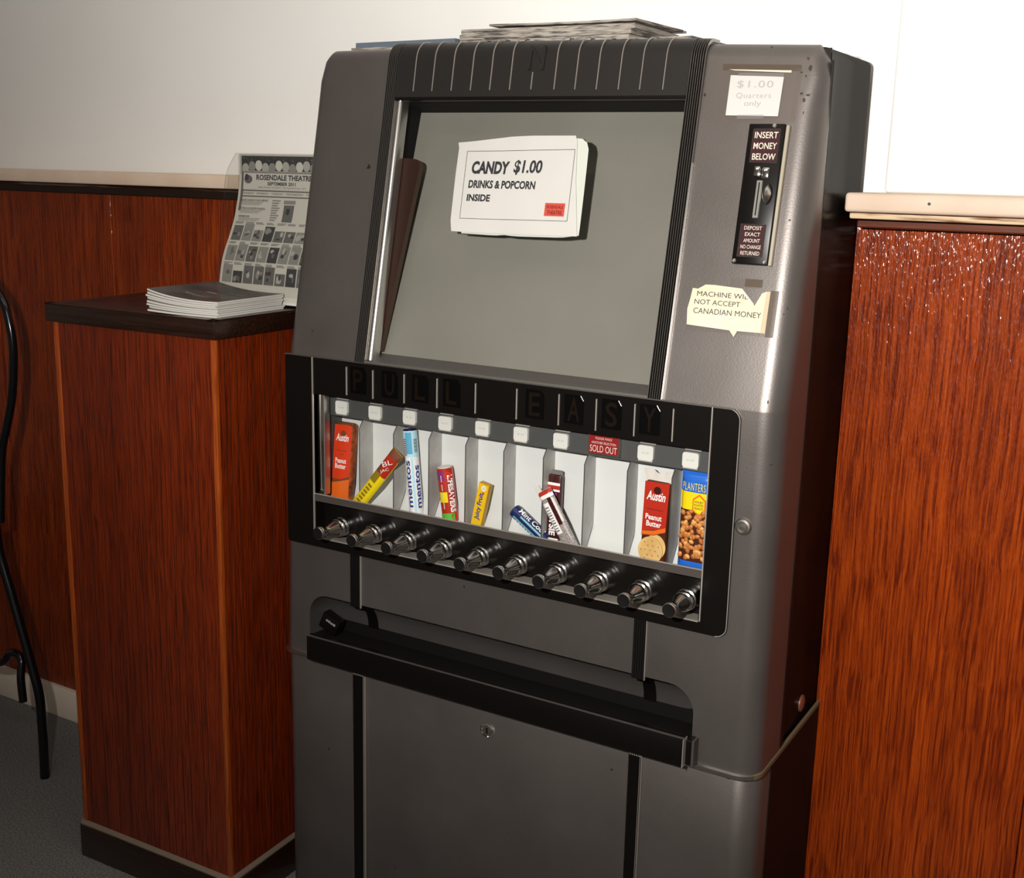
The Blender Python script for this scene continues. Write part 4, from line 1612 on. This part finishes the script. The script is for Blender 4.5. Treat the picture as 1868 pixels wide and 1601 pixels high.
# booklets on the counter
MA = math.atan2(.0238, .1192)
mo = Vector((-.1035, -.0480, ZC))
bx, by = Vector((math.cos(MA), math.sin(MA), 0)), Vector((-math.sin(MA) * .35, 1, 0)).normalized()
bx2 = Vector((.1192, .0238, 0)).normalized()
nb = 8
for k in range(nb):
    z0 = .0002 + k * .0034
    jx, jy, ja = random.uniform(-.003, .003), random.uniform(-.003, .003), random.uniform(-.015, .015)
    c, s_ = math.cos(ja), math.sin(ja)

    def bk(p, z0=z0, jx=jx, jy=jy, c=c, s_=s_, k=k):
        x, y = p[0] * c - p[1] * s_ + jx, p[0] * s_ + p[1] * c + jy
        u = max(0., min(1., -x / .138))
        lift = (.016 * u ** 2.6 * (.25 + .75 * k / (nb - 1)))
        return mo + bx2 * x + by * y + Vector((0, 0, z0 + p[2] + lift))
    th = .0033
    nx = 12

    def slab_(za, zb):
        V, Fc = [], []
        for i in range(nx + 1):
            xx = -.138 * i / nx
            for (yy, z_) in ((0, za), (.178, za), (.178, zb), (0, zb)):
                V.append((xx, yy, z_))
        for i in range(nx):
            for j in range(4):
                q = (j + 1) % 4
                Fc.append([i * 4 + j, i * 4 + q, (i + 1) * 4 + q, (i + 1) * 4 + j])
        Fc.append([0, 1, 2, 3])
        Fc.append([nx * 4 + j for j in range(4)][::-1])
        return V, Fc
    mb = MB()
    mb.add(slab_(0, th - .0006), 'page', bk)
    bo = mb.build('booklet', None, origin=bk((-.07, .1, 0)))
    ord_ = ('bottom', 'second from bottom', 'third from bottom', 'fourth from bottom', 'fourth from top', 'third from top', 'second from top', 'topmost')[k]
    if k == nb - 1:
        lb = 'dark covered booklet with pale lettering on top of the stack on the counter'
    else:
        lb = 'white paged booklet, %s in the stack on the counter' % ord_
    tag(bo, lb, 'booklet', 'booklets stacked on the counter')
    mb = MB()
    mb.add(slab_(th - .0006, th - .0002), 'mag_cover' if k == nb - 1 else 'g4', bk)
    if k == nb - 1:
        mb.add(turn(text('Adventure', 0, 0, .055, .013, th - .0001, -.01, .3), math.radians(-8)), 'g4', lambda p: bk((p[0] - .105, p[1] + .045, th + .0002)))
        mb.add(rect(-.09, .085, -.07, .092, 0), 'g3', lambda p: bk((p[0], p[1], th + .0002)))
        mb.add(rect(-.05, .10, -.02, .104, 0), 'g3', lambda p: bk((p[0], p[1], th + .0002)))
    mb.build('cover', bo)

# flyer in a clear holder
FX0, FX1 = -.285, -.071
prof = [(.1400, 1.1215), (.1430, 1.1496), (.1505, 1.187), (.160, 1.2122), (.173, 1.2372), (.187, 1.2675), (.1935, 1.2878), (.2010, 1.3183), (.2050, 1.3487), (.2058, 1.3882)]
cur = smooth_path([Vector((0, a, b)) for a, b in prof], 6)
ln = [0]
for i in range(1, len(cur)):
    ln.append(ln[-1] + (cur[i] - cur[i - 1]).length)
FL = ln[-1]


def curve_at(l, off):
    l = max(0, min(FL - 1e-6, l))
    for i in range(len(ln) - 1):
        if ln[i + 1] >= l:
            t_ = (l - ln[i]) / (ln[i + 1] - ln[i])
            p = cur[i].lerp(cur[i + 1], t_)
            d = (cur[i + 1] - cur[i]).normalized()
            return p + Vector((0, -d.z, d.y)) * off
    return cur[-1]


def FY(p):             # p = (x from the left edge, distance down from the top, lift)
    q = curve_at(FL - p[1], p[2])
    return Vector((FX0 + p[0], q.y, q.z))


def fgrid(x0, d0, x1, d1, lift, nv=8):
    return surf(2, nv, lambda u, v: (x0 + (x1 - x0) * u, d0 + (d1 - d0) * v, lift))


FWD = FX1 - FX0
mb = MB()
mb.add(fgrid(0, 0, FWD, FL, 0, 50), 'flyer', FY)
mb.add(fgrid(0, 0, FWD, FL, -.0008, 50), 'flyer', FY)
mb.add(fgrid(.006, .003, FWD - .004, .030, .0004), 'g1', FY)
mb.add(fgrid(.006, .030, .012, .105, .0004), 'g2', FY)
rn = random.Random(11)
for k in range(46):
    mb.add(ellipse(rn.uniform(.010, FWD - .01), rn.uniform(.005, .026), rn.uniform(.0006, .0016), rn.uniform(.0006, .0014), 6, .0006), rn.choice(('g2', 'g3', 'g4')), FY)
for k in range(12):
    cx_ = .016 + k * .0165
    mb.add(ellipse(cx_, .026 - .006 * math.sin(k * .9) ** 2, .0085, .0095, 18, .0007 + .00005 * k), ('g4', 'g3', 'flyer')[k % 3], FY)
mb.add(fgrid(.010, .031, FWD - .006, .0345, .0014), 'g3', FY)
mb.add(fgrid(.012, .0345, FWD - .006, .064, .0013), 'flyer', FY)
mb.add(ellipse(.024, .046, .010, .008, 14, .0016), 'g2', FY)
mb.add(ellipse(.020, .042, .005, .006, 12, .0017), 'g1', FY)


def ftext(s, x0, d0, x1, d1, m_, bold=.0, lift=.0018):
    g = text(s, x0, -d1, x1, -d0, 0, bold)
    mb.add(([(p[0], -p[1], lift) for p in g[0]], g[1]), m_, FY)


ftext('ROSENDALE THEATRE', .044, .0368, .178, .0470, 'g1', .03)
ftext('SEPTEMBER 2011', .072, .0500, .140, .0565, 'g1', .03)
ftext('408 MAIN STREET, ROSENDALE, NY', .050, .0588, .165, .0622, 'g2')
for d in (.0655, .0762):
    mb.add(fgrid(.010, d, FWD - .006, d + .0022, .0014), 'g2', FY)
ftext('SUNDAY   MONDAY   TUESDAY   WEDNESDAY   THURSDAY', .014, .0700, FWD - .012, .0735, 'g2')
for i, t_ in enumerate(('PLEASE HONOR YOUR SUPPORT', 'VOTING & ACADEMY AWARDS', 'MEMBERSHIP')):
    d = .083 + i * .0155
    ftext(t_, .011, d, .011 + .0027 * len(t_), d + .0040, 'g1')
    for q in range(3):
        mb.add(fgrid(.011, d + .0048 + q * .0024, .066 - .004 * q, d + .0058 + q * .0024, .0012), 'g3', FY)
for q in range(9):
    mb.add(fgrid(.088, .083 + q * .0046, .108 - (q % 3) * .003, .0855 + q * .0046, .0012), 'g3', FY)
mb.add(fgrid(.118, .092, .142, .124, .0012), 'g2', FY)
mb.add(ellipse(.129, .104, .005, .006, 12, .0015), 'g1', FY)
mb.add(fgrid(.116, .083, .144, .090, .0012), 'g3', FY)
for r in range(4):
    d0 = .128 + r * .0405
    for c_ in range(8):
        x0 = .007 + c_ * .0258
        if d0 + .030 > FL:
            continue
        hh = rn.choice((.022, .030, .033, .033))
        if d0 + .036 > FL - .004:
            hh = .012
        mb.add(fgrid(x0, d0 + .036 - hh, x0 + .0232, d0 + .036, .0010, 4), rn.choice(('g1', 'g2', 'g2', 'g3', 'g3')), FY)
        for q in range(4):
            mb.add(ellipse(x0 + rn.uniform(.005, .018), d0 + .036 - hh * rn.uniform(.25, .75), rn.uniform(.002, .006), rn.uniform(.002, .007), 9, .0013 + .0001 * q), rn.choice(('g1', 'g2', 'g3', 'g4')), FY)
        for q in range(2):
            mb.add(fgrid(x0, d0 - .0012 + q * .0024, x0 + rn.uniform(.012, .022), d0 - .0000 + q * .0024, .0012, 1), 'g2', FY)
ob = mb.build('flyer', None, origin=(FX0 + FWD / 2, .15, 1.13), recalc=False)
tag(ob, 'black and white theatre programme flyer curved inside the clear holder on the counter', 'flyer')

ho = thing('sign_holder', (-.18, .17, ZC), 'clear acrylic sign holder standing behind the booklets on the counter', 'holder')
HP = [(.1420, 1.1192), (.1405, 1.16), (.1450, 1.1973), (.1530, 1.2468), (.1640, 1.2981), (.1700, 1.3362), (.1790, 1.3613), (.2010, 1.3896)]
hc = smooth_path([Vector((0, a, b)) for a, b in HP], 5)


def plate(cv, x0, x1, th):
    V, Fc = [], []
    for i, p in enumerate(cv):
        d = (cv[min(i + 1, len(cv) - 1)] - cv[max(i - 1, 0)]).normalized()
        nn = Vector((0, -d.z, d.y)) * th
        V += [Vector((x0, p.y, p.z)), Vector((x1, p.y, p.z)), Vector((x1, p.y, p.z)) + nn, Vector((x0, p.y, p.z)) + nn]
    for i in range(len(cv) - 1):
        for j in range(4):
            q = (j + 1) % 4
            Fc.append([i * 4 + j, i * 4 + q, (i + 1) * 4 + q, (i + 1) * 4 + j])
    Fc.append([0, 1, 2, 3])
    Fc.append([(len(cv) - 1) * 4 + j for j in range(4)])
    return V, Fc


mb = MB(); mb.add(plate(hc, -.2885, -.0675, .0012), 'acrylic'); mb.build('front_sheet', ho)
mb = MB(); mb.add(plate([Vector((0, .2065, 1.1172)), Vector((0, .2065, 1.25)), Vector((0, .2065, 1.3895))], -.2885, -.0675, .0014), 'acrylic'); mb.build('back_sheet', ho)
mb = MB(); mb.add(pbox(-.2885, -.0675, .1410, .2060, ZC + .0002, ZC + .0022), 'acrylic'); mb.build('base', ho)
mb = MB(); mb.add(tube([Vector((-.2885, p.y, p.z)) for p in hc], .0010, 8), 'acrylic'); mb.build('edge', ho)

# ------------------------------------------------------------------ papers on top of the machine
def slabbend(w_, d_, t_, sag=0., n_=10, jag=0.):
    V, Fc = [], []
    for i in range(n_ + 1):
        u = i / n_
        zc_ = sag * (2 * u - 1) ** 2
        for (yy, zz_) in ((0, 0), (d_, 0), (d_, t_), (0, t_)):
            V.append(((u - .5) * w_, yy, zz_ + zc_))
    for i in range(n_):
        for j in range(4):
            q = (j + 1) % 4
            Fc.append([i * 4 + j, i * 4 + q, (i + 1) * 4 + q, (i + 1) * 4 + j])
    Fc.append([0, 1, 2, 3])
    Fc.append([n_ * 4 + j for j in range(4)][::-1])
    return V, Fc


def paper(name, cx, y0, z, w_, d_, t_, rot, tilt, mt, label, cat, group, sag=0., edge=None):
    c, s_ = math.cos(rot), math.sin(rot)
    fn = lambda p: Vector((cx + p[0] * c - p[1] * s_, y0 + p[0] * s_ + p[1] * c, z + p[2] + p[0] * tilt))
    mb = MB()
    mb.add(slabbend(w_, d_, t_, sag), mt, fn)
    o = mb.build(name, None, origin=fn((0, d_ / 2, 0)))
    tag(o, label, cat, group)
    if edge:
        mb = MB()
        mb.add(slabbend(w_ * .998, .002, t_ * .35, sag), edge, lambda p: fn((p[0], p[1] - .001, p[2] + t_ * .3)))
        mb.build('page_edge', o)
    return o


zt = 1.5373
lm = ('bottom magazine', 'second magazine from below', 'third magazine from below', 'top magazine')
for k in range(4):
    paper('magazine', .120 + .004 * k, .150 + .004 * (k % 2), zt + .0088 * k, .205, .165, .0084, .05 - .03 * k, 0,
          ('news_light', 'mag_blue', 'news_light', 'mag_blue')[k],
          '%s in thin pile at left on top of the vending machine' % lm[k], 'magazine', 'magazines on the left of the machine top', 0, 'mag_blue' if k == 0 else None)
nm = ('bottom', 'second', 'third', 'fourth', 'fifth', 'sixth')
for k in range(6):
    paper('newspaper', .393 + .005 * (k % 3) - .002 * k, .155 + .003 * (k % 2), zt + .0079 * k + .0002, .300, .17, .0076, .02 * (k % 3) - .02, 0, 'news' if k % 2 == 0 else 'news_light',
          '%s folded newspaper from below in the thick pile on the machine top' % nm[k], 'newspaper', 'newspapers piled on the machine top', .0004, 'news' if k % 2 else 'news_light')
paper('newspaper', .418, .160, zt + .0495, .26, .16, .0034, -.05, -.012, 'news', 'thin uppermost newspaper lying askew on the thick pile on top of the machine', 'newspaper', 'newspapers piled on the machine top', .0015, 'news_light')
paper('newspaper', .588, .165, zt + .0002, .088, .150, .0140, .02, 0, 'news_light', 'small folded newspaper at the right end of the pile on top of the machine, below', 'newspaper', 'newspapers piled on the machine top', 0, 'news')
paper('newspaper', .590, .160, zt + .0146, .090, .155, .0110, -.06, 0, 'news', 'small folded newspaper at the right end of the pile on top of the machine, above', 'newspaper', 'newspapers piled on the machine top', 0, 'news_light')

# ------------------------------------------------------------------ chair at the left edge
ch = thing('chair', (-1.06, .03, 0), 'black metal tube chair at the left edge beside the counter', 'chair')
rt_ = .0105
yl = .085


def ctube(name, pts, r=rt_):
    mb = MB()
    mb.add(tube(smooth_path(pts, 8), r), 'chair')
    return mb.build(name, ch, sharp=60)


ctube('leg', [(-.8143, yl, .0), (-.8115, yl, .1058), (-.8137, yl, .1985), (-.833, yl, .2661), (-.8585, yl, .3451), (-.887, yl, .4295), (-.9154, yl, .5137), (-.925, yl, .58)])
ctube('leg', [(-1.3057, yl, .0), (-1.3085, yl, .1058), (-1.3063, yl, .1985), (-1.287, yl, .2661), (-1.2615, yl, .3451), (-1.233, yl, .4295), (-1.2046, yl, .5137), (-1.195, yl, .58)])
ctube('leg', [(-.86, -.30, 0), (-.87, -.27, .25), (-.90, -.22, .58)])
ctube('leg', [(-1.26, -.30, 0), (-1.25, -.27, .25), (-1.22, -.22, .58)])
ctube('stretcher', [(-.8553, yl - .012, .180), (-.8606, yl - .01, .233), (-.8693, yl, .2771), (-.9027, yl, .2824), (-.9449, yl, .2484), (-1.06, yl, .236), (-1.1751, yl, .2484), (-1.2173, yl, .2824), (-1.25, yl, .2771), (-1.262, yl, .20)], .009)
ctube('back_hoop', [(-.905, yl, .59), (-.8844, yl, .7436), (-.861, yl, .8074), (-.8349, yl, .8821), (-.8213, yl, .9771), (-.8298, yl, 1.0456), (-.8514, yl, 1.0897), (-.93, yl, 1.15), (-1.06, yl, 1.175), (-1.19, yl, 1.15),
                    (-1.2686, yl, 1.0897), (-1.2902, yl, 1.0456), (-1.2987, yl, .9771), (-1.2851, yl, .8821), (-1.259, yl, .8074), (-1.2356, yl, .7436), (-1.215, yl, .59)], .009)
mb = MB()
mb.add(lathe([(.05, .575), (.165, .575), (.178, .585), (.182, .600), (.172, .616), (.10, .622)], 36), 'chair', lambda p: Vector((-1.06 + p[0], -.07 + p[1] * .95, p[2])))
mb.build('seat', ch, sharp=60)
